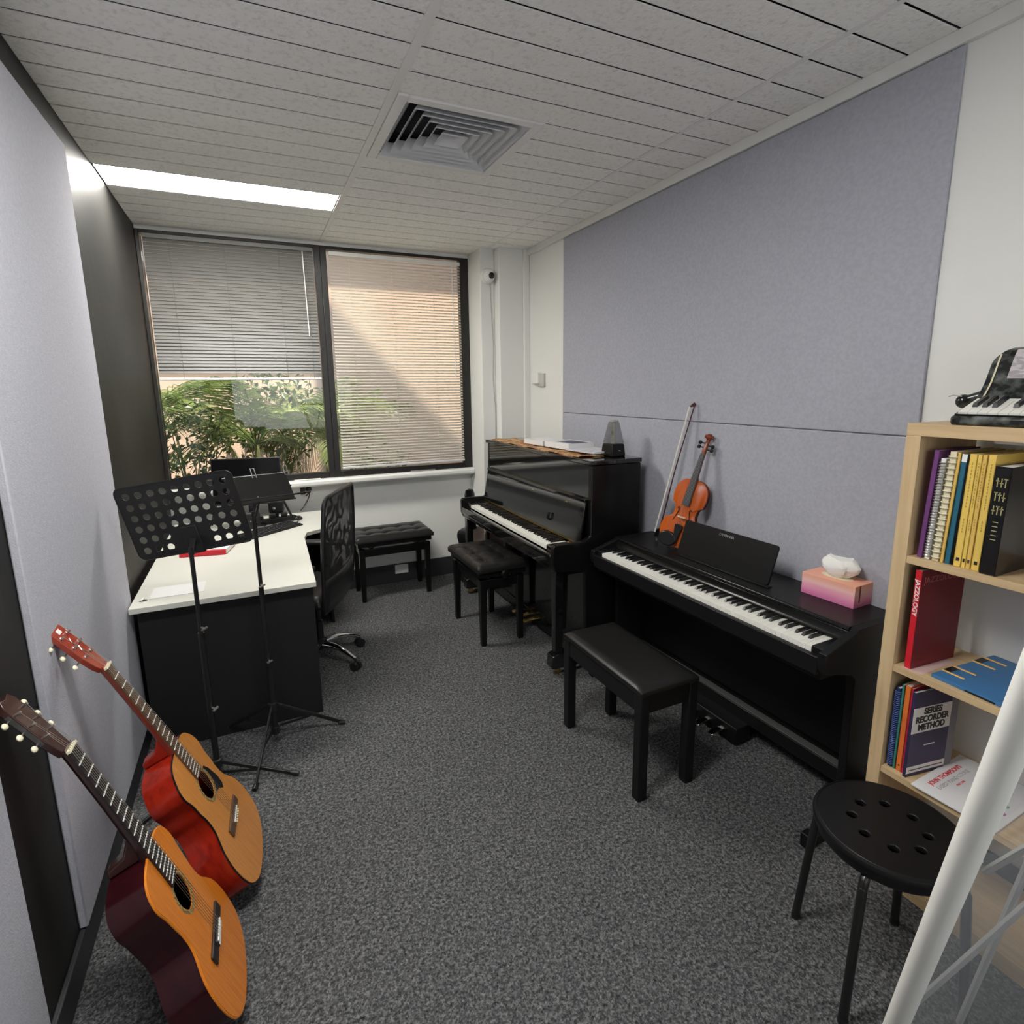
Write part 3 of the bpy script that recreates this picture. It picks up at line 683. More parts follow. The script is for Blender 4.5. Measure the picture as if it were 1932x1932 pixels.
mr = n_.new('ShaderNodeMapRange'); mr.inputs[3].default_value = 1.0; mr.inputs[4].default_value = .84; mr.inputs[1].default_value = .35; l_.new(wv.outputs['Fac'], mr.inputs[0]); l_.new(mr.outputs[0], mx_.inputs[0])
l_.new(tr_.outputs[0], mx_.inputs[1]); l_.new(b_.outputs[0], mx_.inputs[2]); l_.new(mx_.outputs[0], n_['Material Output'].inputs[0])
g.build('mesh_back', mm, CH, smooth=80)
lw = MB(); lw.bar((-.10, 0, .42), (-.118, 0, .60), .09, .02, up=(1, 0, 0)); lw.bar((-.10, 0, .42), (-.02, 0, .41), .08, .016); lw.build('back_support', M['blackp'], CH, .004)
low = MB(); pts = [[bk(-hwid(z) + 2 * hwid(z) * i / 8, z) + Vector((-.006, 0, 0)) for i in range(9)] for z in (.40, .47, .54, .60)]
low.add([p for r_ in pts for p in r_], [(j * 9 + i, j * 9 + i + 1, (j + 1) * 9 + i + 1, (j + 1) * 9 + i) for j in range(3) for i in range(8)])
lo_ = low.build('lumbar_shell', M['blackp'], CH, smooth=80); sd_m = lo_.modifiers.new('thick', 'SOLIDIFY'); sd_m.thickness = .012
for s in (-1, 1):
    am = MB(); am.tube(spline([(.06, s * .20, .43), (.06, s * .265, .44), (.05, s * .275, .52), (.03, s * .27, .655)], 4), .015, 8); ar = am.build('armrest', M['blackp'], CH)
    MB().box(-.10, .15, s * .27 - .035, s * .27 + .035, .655, .685).build('arm_pad', M['blackp'], ar, .012)
# ================================================================== guitars
def halfbody(b1, w, b2, L):
    h = [(0, 0), (b1 * .55, .012), (b1 * .9, .055), (b1, .125), (b1 * .93, .195), (w * 1.07, .255), (w, .30), (w * 1.04, .335), (b2 * .93, .375), (b2, .415), (b2 * .9, .455), (b2 * .6, L - .008), (0, L)]
    c = [(p.x, p.y) for p in spline([(a, b, 0) for a, b in h], 7)]
    return c + [(-x, y) for x, y in c[::-1]][1:-1]
FZ = mx((1, 0, 0), (0, 0, 1), (0, -1, 0))        # local XY -> XZ plane, extruded along -Y (into the body)
def guitar(label, Rm, t, s, dims, saddle, scale, join, hole, mats, steel):
    b1, w, b2, L = dims
    m4 = mx([r[0] * s for r in Rm], [r[1] * s for r in Rm], [r[2] * s for r in Rm], t)
    G = thing('guitar', label, 'guitar', mtx=m4, group='acoustic guitars leaning on the left wall')
    ol = halfbody(b1, w, b2, L); top, body, neck, fb = mats
    n = len(ol); th = [.100 - .010 * (z / L) for x, z in ol]
    mb = MB(); mb.add([(x, -.002, z) for x, z in ol] + [(x, -t_, z) for (x, z), t_ in zip(ol, th)],
                      [tuple(range(n, 2 * n))] + [(i, (i + 1) % n, n + (i + 1) % n, n + i) for i in range(n)])
    mb.build('body', M[body], G, smooth=50)
    ed = MB(); ed.tube([(x * 1.003, -.003, z) for x, z in ol] + [(ol[0][0], -.003, ol[0][1])], .0026, 6, cap=False); ed.build('binding', M['pick'] if steel else M['spruce2'], G)
    plate([(x * .995, z) for x, z in ol], [[(x, z + hole) for x, z in circ(0, 0, .046, 32)]], .0028, FZ).build('soundboard', M[top], G, smooth=0)
    rp = []
    for r_ in (.047, .058): rp.append(circ(0, hole, r_, 40))
    plate(rp[1], [rp[0][::-1]], .0006, TR(0, .0005, 0) @ FZ).build('rosette', M['rosette'], G, smooth=0)
    if steel:
        pg = [(.020, hole - .054), (.045, hole - .062), (.072, hole - .085), (.088, hole - .075), (.092, hole - .045), (.078, hole + .005), (.062, hole + .030), (.052, hole + .030), (.058, hole + .004), (.056, hole - .018), (.043, hole - .042)]
        MB().prism([(-a, b) for a, b in pg], -.0008, .0003, FZ).build('pickguard', M['pick'], G)
    # bridge
    bw = .085 if steel else .095
    br = MB(); br.box(-bw, bw, 0, .007, saddle - .014, saddle + .014); br.box(-.045, .045, .006, .010, saddle - .013, saddle + .008); bo = br.build('bridge', M['fret2'] if not steel else M['fret'], G, .002)
    MB().box(-.038, .038, .009, .0135, saddle - .0015, saddle + .0015).build('saddle', M['white'], bo)
    if not steel: MB().box(-.040, .040, .0075, .0105, saddle - .0125, saddle - .007).build('tie_block', M['white'], bo)
    else:
        for q in range(6): MB().cyl((-.028 + .0112 * q, .008, saddle - .009), (-.028 + .0112 * q, .014, saddle - .009), .0025, 8).build('bridge_pin', M['cream'], bo)
    nut = saddle + scale; nw, jw = (.0215, .027) if steel else (.026, .031)
    end = hole + .047
    # neck
    nk = MB(); segs = []
    for z, hw_, dp in ((L - .012, jw, .030), (L + .02, jw * .99, .022), ((L + nut) / 2, (jw + nw) / 2, .0175), (nut - .01, nw, .0165), (nut + .012, nw * .95, .018)):
        segs.append([(hw_ * math.cos(a), .001 - dp * 1.15 * math.sin(a) if math.sin(a) > 0 else .001, z) for a in [PI * q / 10 for q in range(11)]])
    nk.add([p for sg in segs for p in sg], [(j * 11 + i, (j * 11 + (i + 1) % 11), ((j + 1) * 11 + (i + 1) % 11), (j + 1) * 11 + i) for j in range(4) for i in range(11)] + [tuple(range(11)), tuple(44 + i for i in range(10, -1, -1))])
    nk = nk.build('neck', M[neck], G, smooth=50)
    hl = MB(); hl.prism([(-.002, L), (-.092, L), (-.088, L + .018), (-.045, L + .030), (-.022, L + .060), (-.012, L + .075), (-.002, L + .075)], -.021, .021, mx((0, 1, 0), (0, 0, 1), (1, 0, 0))); hl.build('heel', M[neck if not steel else body], nk, .006)
    fm = MB(); fm.add([(-jw * 1.03, .0008, end), (jw * 1.03, .0008, end), (nw, .0008, nut), (-nw, .0008, nut), (-jw * 1.03, .0065, end), (jw * 1.03, .0065, end), (nw, .0055, nut), (-nw, .0055, nut)], [(3, 2, 1, 0), (4, 5, 6, 7), (0, 1, 5, 4), (1, 2, 6, 5), (2, 3, 7, 6), (3, 0, 4, 7)])
    fo = fm.build('fretboard', M[fb], nk, smooth=0)
    for q in range(1, 21):
        z = saddle + scale * 2 ** (-q / 12)
        if z < end + .003: break
        f = (nut - z) / (nut - end); hw_ = nw + (jw * 1.03 - nw) * f
        MB().box(-hw_, hw_, .0055, .0078, z - .0011, z + .0011).build('fret', M['fretw'], nk)
    MB().box(-nw, nw, .001, .0095, nut, nut + .006).build('nut', M['cream'], nk)
    # headstock tilted back
    HT = TR(0, -.001, nut + .004) @ RX(R(12 if steel else 11))
    ho = [(-nw * .95, 0), (-.030, .022), (-.036 if steel else -.036, .060), (-.034, .165), (-.022, .182), (0, .176), (.022, .182), (.034, .165), (.036, .060), (.030, .022), (nw * .95, 0)]
    hs = MB().prism(ho[::-1], 0, .015, HT @ FZ).build('headstock', M[neck], nk, .0015)
    for sd_ in (-1, 1):
        if not steel: MB().box(*sorted((sd_ * .0345, sd_ * .0365)), -.013, -.003, .050, .148, HT).build('tuner_plate', mat('tarnished_metal', (.16, .155, .145), .35, metal=1), hs)
        for q in range(3):
            z = .060 + .039 * q
            tn = MB(); tn.cyl(HT @ Vector((sd_ * .022, -.002, z)), HT @ Vector((sd_ * .022, .010, z)), .0033, 8)
            tn.cyl(HT @ Vector((sd_ * .030, -.011 if not steel else -.018, z)), HT @ Vector((sd_ * .056, -.011 if not steel else -.018, z)), .0018, 6)
            if steel: tn.lathe([(.0055, 0), (.0055, .002), (.003, .003)], 10, HT @ TR(sd_ * .022, 0, z) @ RX(R(-90)))
            to = tn.build('tuner', M['silver'], hs)
            yb = -.011 if not steel else -.018
            MB().ball((0, 0, 0), .009, 1, .55, .85, 12).build('button', M['cream'], to).matrix_local = HT @ TR(sd_ * .060, yb, z)
    if steel:
        MB().box(-.010, .010, .0003, .0012, .148, .162, HT).build('inlay', M['white'], hs)
        MB().tube([HT @ Vector(p) for p in ((-.006, .001, .062), (.006, .001, .078), (-.003, .001, .092), (.006, .001, .112), (-.004, .001, .124))], .0014, 6).build('inlay', M['silver'], hs)
    for q in range(6):
        xa = -nw * .8 + nw * 1.6 * q / 5; xb = -.027 + .054 * q / 5; sd_ = -1 if q < 3 else 1
        hz = HT @ Vector((sd_ * .022, .008, .060 + .039 * (2 - q if q < 3 else q - 3) if False else .060 + .039 * (q if q < 3 else 5 - q)))
        MB().tube([(xb, .013, saddle), (xa, .0095, nut + .003), hz], .00055, 4, cap=False).build('string', M['silver'], G)
    return G
guitar('acoustic guitar with glossy red sides and black pickguard, farther of the two by the wall',
       [[-.0377, .9095, -.4139], [-.99905, -.04335, -.0041], [-.0217, .4133, .9103]], (-.0977, 1.8767, .0440), 1.0248, (.19, .128, .145, .50), .185, .65, .36, .335, ('spruce', 'redwood', 'neckred', 'fret'), True)
guitar('classical guitar with dark wine sides and honey top, nearest one at the lower left',
       [[.0231, .9273, -.3736], [-.99798, .0435, .0463], [.0592, .3717, .9264]], (-.1473, 1.4553, .0385), 1.0007, (.183, .118, .138, .485), .17, .65, .325, .33, ('spruce2', 'darkwood', 'neckdark', 'fret2'), False)

# ------------------------------------------------------------------ violin and bow on the digital piano
RV = [[-.3909, -.8875, .2439], [.9007, -.4234, -.0971], [.1894, .1818, .9649]]
tv = (1.8960, 2.1100, .8105)
V = thing('violin', 'orange brown violin with chin rest leaning on the wall behind the digital piano', 'violin', mtx=mx([r[0] for r in RV], [r[1] for r in RV], [r[2] for r in RV], tv))
h = [(0, 0), (.055, .004), (.09, .035), (.104, .075), (.100, .105), (.094, .124), (.0915, .137), (.081, .1385), (.066, .150), (.057, .168), (.0555, .19), (.060, .210), (.069, .2235), (.079, .227), (.0795, .236), (.0825, .25), (.084, .28), (.075, .32), (.045, .35), (0, .356)]
c = [(p.x, p.y) for p in spline([(a, b, 0) for a, b in h], 6)]; vo = c + [(-x, y) for x, y in c[::-1]][1:-1]
n = len(vo)
MB().add([(x * .96, 0, .178 + (z - .178) * .97) for x, z in vo] + [(x * .96, -.034, .178 + (z - .178) * .97) for x, z in vo], [(i, (i + 1) % n, n + (i + 1) % n, n + i) for i in range(n)]).build('ribs', M['violind'], V, smooth=50)
def arched(y0, sgn):
    vs = []; fs = []
    rings = [(1, 0), (1, .003), (.97, .0035), (.90, .005), (.78, .010), (.6, .0135), (.35, .0155), (.05, .016)]
    for f, y in rings: vs += [(x * f, y0 + sgn * y, .178 + (z - .178) * (1 - (1 - f) * .92)) for x, z in vo]
    for k in range(len(rings) - 1): fs += [(k * n + i, k * n + (i + 1) % n, (k + 1) * n + (i + 1) % n, (k + 1) * n + i) for i in range(n)]
    fs.append(tuple((len(rings) - 1) * n + i for i in range(n)))
    return MB().add(vs, fs)
arched(0, 1).build('belly', M['violin'], V, smooth=50); arched(-.034, -1).build('back', M['violind'], V, smooth=50)
for s in (-1, 1):
    pts = spline([(s * .038, .0112, .198), (s * .030, .0138, .207), (s * .027, .0148, .194), (s * .034, .0135, .165), (s * .043, .0110, .138), (s * .050, .0085, .127), (s * .052, .0085, .140)], 5)
    MB().tube([(p.x, p.y + .0030, p.z) for p in pts], .0022, 6).build('sound_hole', M['pick'], V)
bd = MB(); bd.add([(-.021, .012, .158), (.021, .012, .158), (.019, .038, .158), (0, .043, .158), (-.019, .038, .158), (-.021, .012, .163), (.021, .012, .163), (.019, .038, .161), (0, .043, .161), (-.019, .038, .161)], [(0, 1, 2, 3, 4), (9, 8, 7, 6, 5)] + [(i, (i + 1) % 5, 5 + (i + 1) % 5, 5 + i) for i in range(5)]); bd.build('bridge', M['cream'], V)
MB().add([(-.021, .024, .222), (.021, .024, .222), (.012, .012, .492), (-.012, .012, .492), (-.019, .033, .222), (.019, .033, .222), (.011, .020, .492), (-.011, .020, .492)], [(3, 2, 1, 0), (4, 5, 6, 7), (0, 1, 5, 4), (1, 2, 6, 5), (2, 3, 7, 6), (3, 0, 4, 7)]).build('fingerboard', mat('grey_worn_fingerboard', (.075, .08, .085), .35), V, .003)
nk = MB().tube([(0, -.010, .345), (0, .000, .37), (0, .002, .45), (0, .003, .50), (0, -.002, .545), (0, -.012, .568)], [.018, .012, .0105, .0115, .0105, .010], 10).build('neck', M['violind'], V)
sc = MB(); sc.cyl((-.010, -.006, .578), (.010, -.006, .578), .016, 18); sc.cyl((-.021, -.006, .578), (.021, -.006, .578), .009, 14); sc.build('scroll', M['violind'], nk, .002)
for s, z in ((-1, .515), (1, .522), (-1, .535), (1, .543)):
    pg = MB(); pg.cyl((s * .006, .002, z), (s * .026, .002, z), .0035, 8); pg.lathe([(.003, 0), (.0095, .004), (.0095, .014), (.004, .018)], 10, TR(s * .024, .002, z) @ RY(R(90 * s))); pg.build('peg', M['ebony'], nk)
MB().prism([(-.008, .025), (.008, .025), (.022, .118), (0, .124), (-.022, .118)], .022, .031, mx((1, 0, 0), (0, 0, 1), (0, 1, 0))).build('tailpiece', M['ebony'], V, .003)
cr = MB(); cr.prism([(p[0] + .040, p[1] * .8 + .034) for p in circ(0, 0, .048, 24)], .018, .032, mx((1, 0, 0), (0, 0, 1), (0, 1, 0))); cr.build('chin_rest', M['ebony'], V, .006)
for q in range(4):
    x = -.0115 + .0077 * q; MB().tube([(x * .8, .033, .118), (x, .042, .160), (x * .6, .022, .494)], .0006, 4, cap=False).build('string', M['silver'], V)
MB().lathe([(.009, 0), (.009, .004), (.003, .006), (.003, .012)], 12, TR(-.062, -.052, .085) @ RX(R(90))).build('shoulder_rest_foot', M['blackp'], V)
# bow
b0 = Vector((1.935, 2.290, .806)); b1 = Vector((2.052, 2.178, 1.520)); ax = (b1 - b0).normalized(); nr = Vector((-.8, .3, .2)); nr = (nr - ax * nr.dot(ax)).normalized(); xx = nr.cross(ax)
Lb = (b1 - b0).length
BW = thing('violin_bow', 'long violin bow with white hair leaning on the wall left of the violin', 'bow', mtx=mx(xx, nr, ax, b0))
MB().tube(spline([(0, 0, 0), (0, .001, .15), (0, .007, Lb * .55), (0, .001, Lb)], 6), [.0046 - .0017 * k / 18 for k in range(19)], 8).build('stick', mat('dark_bow_stick', (.085, .018, .022), .3, coat=.3), BW)
MB().add([(-.0075, .021, .035), (.0075, .021, .035), (.0075, .023, Lb - .012), (-.0075, .023, Lb - .012), (-.0075, .024, .035), (.0075, .024, .035), (.0075, .026, Lb - .012), (-.0075, .026, Lb - .012)], [(3, 2, 1, 0), (4, 5, 6, 7), (0, 1, 5, 4), (1, 2, 6, 5), (2, 3, 7, 6), (3, 0, 4, 7)]).build('hair', M['horse'], BW)
MB().prism([(-.002, .010), (.022, .010), (.023, .050), (-.002, .058)], -.0055, .0055, mx((0, 1, 0), (0, 0, 1), (1, 0, 0))).build('frog', M['ebony'], BW, .002)
MB().prism([(-.005, Lb - .006), (.024, Lb - .014), (.024, Lb - .007), (.006, Lb + .014), (-.004, Lb + .008)], -.0045, .0045, mx((0, 1, 0), (0, 0, 1), (1, 0, 0))).build('tip', MATS['dark_bow_stick'], BW, .001)
MB().cyl((0, 0, -.012), (0, 0, .002), .0045, 10).build('end_screw', M['silver'], BW)

# ------------------------------------------------------------------ tissue box
TB = thing('tissue_box', 'pink and orange tissue box on the digital piano', 'tissue box', (2.006, 1.318, .797), R(-90 + 3))
tm = mat('sunset_print_card', (.8, .4, .5), .5)
nt = tm.node_tree; n_ = nt.nodes; tc_ = n_['Texture Coordinate']; sp = n_.new('ShaderNodeSeparateXYZ'); nt.links.new(tc_.outputs['Object'], sp.inputs[0])
nz_ = n_.new('ShaderNodeTexNoise'); nz_.inputs['Scale'].default_value = 16; mp_ = n_['Mapping']; mp_.inputs['Scale'].default_value = (.25, .25, 2); nt.links.new(mp_.outputs[0], nz_.inputs['Vector'])
ma = n_.new('ShaderNodeMath'); ma.operation = 'MULTIPLY_ADD'; ma.inputs[1].default_value = 9.5; nt.links.new(sp.outputs['Z'], ma.inputs[0])
mb_ = n_.new('ShaderNodeMath'); mb_.operation = 'MULTIPLY_ADD'; mb_.inputs[1].default_value = .35; mb_.inputs[2].default_value = -.18; nt.links.new(nz_.outputs['Fac'], mb_.inputs[0]); nt.links.new(mb_.outputs[0], ma.inputs[2])
rp_ = n_.new('ShaderNodeValToRGB'); e = rp_.color_ramp.elements; e[0].position = .05; e[0].color = (.62, .17, .36, 1); e[1].position = .95; e[1].color = (.80, .36, .22, 1)
for p_, c_ in ((.30, (.80, .33, .47)), (.55, (.88, .55, .52)), (.72, (.86, .44, .34))):
    k = e.new(p_); k.color = (*c_, 1)
nt.links.new(ma.outputs[0], rp_.inputs[0]); nt.links.new(rp_.outputs[0], n_['Principled BSDF'].inputs['Base Color'])
MB().box(-.105, .105, -.058, .058, 0, .086).build('box', tm, TB, .0015)
MB().prism([(p[0] * 2.0, p[1]) for p in circ(0, 0, .030, 24)], .0855, .0866).build('slot_rim', M['cream'], TB)
MB().box(.1049, .1056, -.03, -.022, .02, .086).build('edge_mark', M['redd'], TB)
random.seed(4); vs = []; N_ = 28; K_ = 9
for k in range(K_):
    f = k / (K_ - 1); z = .084 + .080 * f
    for i in range(N_):
        a = 2 * PI * i / N_; rr = (.024 + .032 * math.sin(f * 2.8)) * (1 + .16 * math.sin(3 * a + 2 * f) + .10 * math.sin(7 * a + 5 * f) + random.uniform(-.05, .05))
        vs.append((rr * 1.25 * math.cos(a) - .004 + .012 * f, rr * .62 * math.sin(a), z + .008 * f * math.sin(2 * a + 1)))
MB().add(vs, [(k * N_ + i, k * N_ + (i + 1) % N_, (k + 1) * N_ + (i + 1) % N_, (k + 1) * N_ + i) for k in range(K_ - 1) for i in range(N_)] + [tuple((K_ - 1) * N_ + i for i in range(N_))]).build('tissue', M['tissue'], TB, smooth=30)

# ------------------------------------------------------------------ things on the upright piano
PZ = 1.2225
MT = thing('metronome', 'dark pyramid metronome with clear front on the upright piano', 'metronome', (1.888, 2.645, PZ), R(-90))
def pyr(z0, w0, d0, z1, w1, d1, mb=None):
    mb = mb or MB(); return mb.add([(sx * a / 2, sy * b / 2, z) for z, a, b in ((z0, w0, d0), (z1, w1, d1)) for sx, sy in ((-1, -1), (1, -1), (1, 1), (-1, 1))], [(3, 2, 1, 0), (4, 5, 6, 7), (0, 1, 5, 4), (1, 2, 6, 5), (2, 3, 7, 6), (3, 0, 4, 7)])
pyr(0, .112, .098, .072, .098, .086).build('base', M['satin2'], MT, .006)
pyr(.073, .096, .084, .195, .050, .044).build('cover', M['smoke'], MT, .004, smooth=0)
pyr(.195, .050, .044, .207, .042, .036).build('cap', M['silver'], MT, .005)
sc_ = MB(); sc_.box(-.014, .014, -.006, .0, .074, .190); sc_.build('scale_plate', mat('cream_scale', (.72, .70, .58), .5), MT)
for q in range(9): MB().box(-.013, .013, -.0068, -.0062, .084 + .010 * q, .0855 + .010 * q).build('scale_mark', M['pick'], MT)
MB().cyl((0, -.012, .074), (0, -.010, .188), .0015, 6).build('pendulum', M['silver'], MT)
MB().box(-.009, .009, -.016, -.008, .128, .143).build('weight', M['silver'], MT, .002)
MB().cyl((.049, 0, .035), (.068, 0, .035), .003, 8).build('winding_key', M['silver'], MT)
# runner cloth
CL = MB(); nx_, ny_ = 44, 8; vs = []
for i in range(nx_ + 1):
    for j in range(ny_ + 1):
        y = 3.93 - 1.27 * i / nx_; x = 1.667 + .185 * j / ny_
        e_ = max(0, 1 - min(j, 100) / 1.2)
        vs.append((x - .004 * e_, y + .01 * math.sin(j), PZ + .006 + .004 * math.sin(i * 1.3 + j * .7) * (1 - e_) + .003 * math.sin(i * .6)))
b_ = [(x, y, z - .005) for x, y, z in vs]; q_ = len(vs); m_ = ny_ + 1
fs = [(i * m_ + j, i * m_ + j + 1, (i + 1) * m_ + j + 1, (i + 1) * m_ + j) for i in range(nx_) for j in range(ny_)]
fs2 = [tuple(a + q_ for a in f[::-1]) for f in fs]
rim = [i * m_ for i in range(nx_ + 1)] + [nx_ * m_ + j for j in range(1, m_)] + [i * m_ + ny_ for i in range(nx_ - 1, -1, -1)] + [j for j in range(ny_ - 1, 0, -1)]
CL.add(vs + b_, fs + fs2 + [(rim[k], rim[(k + 1) % len(rim)], q_ + rim[(k + 1) % len(rim)], q_ + rim[k]) for k in range(len(rim))])
tag(CL.build('runner_cloth', M['cloth'], None, 0, 60), 'brown patterned runner cloth along the front edge of the upright piano lid', 'cloth')
def book(label, loc, rz, w, d, h, m, page='paper', tilt=0, group=None, name='book'):
    """lying book: w along the spine (local x), d deep (local y), h thick; spine on -y"""
    t = thing(name, label, 'book', loc, rz, group)
    MB().box(-w / 2, w / 2, -d / 2, d / 2, 0, .0015).build('cover', m, t); MB().box(-w / 2, w / 2, -d / 2, d / 2, h - .0015, h).build('cover', m, t)
    MB().box(-w / 2, w / 2, -d / 2, -d / 2 + .0015, .0015, h - .0015).build('spine', m, t)
    MB().box(-w / 2 + .003, w / 2 - .003, -d / 2 + .0015, d / 2 - .003, .0015, h - .0015).build('pages', M[page], t)
    return t
wc = mat('white_cover', (.70, .69, .70), .4); gcv = mat('pale_grey_cover', (.58, .57, .60), .45)
book('flat white booklet at the near end of the stack on the upright piano', (1.845, 2.80, PZ + .0155), R(-83), .27, .20, .009, gcv, group='books on the upright piano')
book('thick cream paged book behind the white one on the upright piano', (1.812, 3.33, PZ + .0155), R(-88), .26, .19, .032, wc, group='books on the upright piano')
wb_ = book('thick white book with dark blue stripe on its cover, on the upright piano', (1.835, 3.05, PZ + .0155), R(-86), .27, .20, .036, wc, group='books on the upright piano')
MB().box(-.06, .12, -.06, .06, .0361, .0366).build('cover_stripe', mat('navy_print', (.035, .035, .10), .4), wb_)

# dark guitar standing in the corner behind the upright piano
GB = thing('guitar', 'pale bodied guitar with black edge standing behind the far end of the upright piano', 'guitar', (1.60, 4.085, .0), R(205))
ol = halfbody(.14, .10, .115, .48)
GT = TR(0, 0, .016) @ RX(R(6))
plate([(x, z) for x, z in ol], [], .09, GT @ FZ).build('body', M['pick'], GB, .003)
plate([(x * .96, z * .98 + .005) for x, z in ol], [], .002, GT @ TR(0, .003, 0) @ FZ).build('soundboard', mat('pale_pink_maple', (.62, .46, .40), .35), GB, smooth=0)
MB().box(-.028, .028, -.022, .006, .46, .70, GT).build('neck', M['pick'], GB, .006)
MB().lathe([(.001, 0), (.055, .01), (.06, .06), (.045, .10), (.001, .11)], 14, GT @ TR(0, -.012, .69) @ Matrix.Diagonal((1, .25, 1, 1))).build('headstock', M['pick'], GB)
# ================================================================== music stands
def tripod(t, hub, rad, angs, base, h_low, r_low):
    for a in angs:
        ca, sa = math.cos(a), math.sin(a)
        lg = MB(); lg.bar((.016 * ca, .016 * sa, hub), (rad * ca, rad * sa, .010), .016, .009, up=(-sa, ca, 0)); lo = lg.build('leg', M['blackm'], t, .002)
        MB().bar((.020 * ca, .020 * sa, base), (rad * .52 * ca, rad * .52 * sa, hub * .48), .011, .004, up=(-sa, ca, 0)).build('strut', M['blackm'], lo)
        MB().tube([(rad * .93 * ca, rad * .93 * sa, .016), (rad * 1.03 * ca, rad * 1.03 * sa, .010)], .010, 10).build('rubber_foot', M['blackp'], lo)
def stand(label, x, y, hub, rad, angs, secs, knobs, low=.09):
    t = thing('music_stand', label, 'music stand', (x, y, 0), group='music stands by the desk')
    tripod(t, hub, rad, angs, .045 + low, low, .0125)
    for r_, z0, z1 in secs: MB().cyl((0, 0, z0), (0, 0, z1), r_, 14).build('pole', M['blackm'], t)
    MB().lathe([(.014, hub - .025), (.021, hub - .022), (.021, hub + .012), (.014, hub + .016)], 14).build('collar', M['blackp'], t)
    MB().lathe([(.013, .012 + low), (.018, .014 + low), (.018, .045 + low), (.013, .048 + low)], 14).build('collar', M['blackp'], t)
    for z, a in knobs:
        k = MB(); k.cyl((.010 * math.cos(a), .010 * math.sin(a), z), (.032 * math.cos(a), .032 * math.sin(a), z), .004, 8); k.bar((.034 * math.cos(a) - .012 * math.sin(a), .034 * math.sin(a) + .012 * math.cos(a), z + .004), (.034 * math.cos(a) + .012 * math.sin(a), .034 * math.sin(a) - .012 * math.cos(a), z - .004), .010, .005); k.build('wing_knob', M['silver'], t)
    return t
# stand with the perforated desk
SA = stand('music stand with black perforated desk in front of the white desk', -.262, 2.43, .075, .33, [R(-24), R(96), R(216)], [(.0125, .0, .66), (.0085, .66, 1.015)], [(.685, R(-60)), (.33, R(-50))], low=-.02)
W_, N_, U_ = Vector((.915, -.347, .207)), Vector((.353, .925, .143)), Vector((-.193, -.078, .978))
U_.normalize(); W_ = (W_ - U_ * W_.dot(U_)).normalized(); N_ = U_.cross(W_)
if N_.y < 0: N_ = -N_
TA = mx(W_, U_, W_.cross(U_), (-.245 + .262, 2.50 - 2.43, .985))
tw, th_ = .452, .306
hl = []
for r_ in range(6):
    for c_ in range(9):
        x = -tw / 2 + .040 + c_ * .0465 + (.0 if r_ % 2 == 0 else 0); y = .036 + r_ * .0465
        if r_ % 2: x += .0
        if not (abs(x) < .05 and y < .11): hl.append(circ(x, y, .0142, 14))
pl = plate([(a, b + th_ / 2) for a, b in rrect(tw, th_, .028)], hl, .0022, TA).build('tray', M['blackm'], SA, smooth=30)
rimp = [TA @ Vector((a, b + th_ / 2, .001)) for a, b in rrect(tw, th_, .028)]
MB().tube(rimp + [rimp[0]], .0035, 6, cap=False).build('tray_rim', M['blackm'], SA)
lp = MB(); lp.box(-tw / 2 + .02, tw / 2 - .015, -.003, .001, -.045, .003, TA); lp.box(-tw / 2 + .02, tw / 2 - .015, .001, .010, -.047, -.045, TA); lp.build('lip', M['blackm'], SA, .002)
MB().bar(TA @ Vector((0, .11, -.002)), TA @ Vector((0, -.01, -.004)), .06, .02, up=N_).build('tray_bracket', M['blackp'], SA, .003)
MB().bar((0, 0, .995), TA @ Vector((0, .05, -.004)), .022, .022).build('tilt_joint', M['blackp'], SA, .003)
# second stand, folding desk
SB = stand('music stand with small solid folding desk, right of the perforated one', -.028, 2.565, .20, .305, [R(4), R(-108), R(137)], [(.0135, .055, .42), (.0110, .42, .77), (.0085, .77, 1.11)], [(.43, R(-80)), (.785, R(-80))], low=.045)
TB_ = mx(Vector((.915, .40, .0)).normalized(), Vector((-.10, .25, .25)).normalized(), (0, 0, 0), (0, 0, 0))
wv_ = Vector((.93, .36, -.02)).normalized(); uv_ = Vector((-.14, .50, .70)); uv_ = (uv_ - wv_ * uv_.dot(wv_)).normalized()
TB_ = mx(wv_, uv_, wv_.cross(uv_), (.028 + .030, .03, 1.142))
fd = MB(); fd.box(-.145, .125, .0, .135, -.002, .002, TB_); fd.build('folding_desk', M['blackm'], SB, .0015)
for yy in (.0, .068, .135): MB().tube([TB_ @ Vector((-.150, yy, -.003)), TB_ @ Vector((.130, yy, -.003))], .004, 8).build('rail', M['blackm'], SB)
lp = MB(); lp.tube([TB_ @ Vector(p) for p in ((-.17, .004, .0), (-.17, -.002, .045), (.0, -.004, .047), (.18, -.002, .047), (.18, .004, .0))], .0042, 8); lp.build('lip', M['blackm'], SB)
for xx_ in (-.02, .125):
    cl = MB(); cl.tube([TB_ @ Vector(p) for p in ((xx_ - .008, .12, .006), (xx_ - .008, .166, .010), (xx_ + .008, .166, .010), (xx_ + .008, .12, .006))], .0022, 6); cl.build('page_clip', M['silver'], SB)
MB().bar((0, 0, 1.085), TB_ @ Vector((-.03, .03, -.006)), .020, .020).build('tilt_joint', M['blackp'], SB, .003)

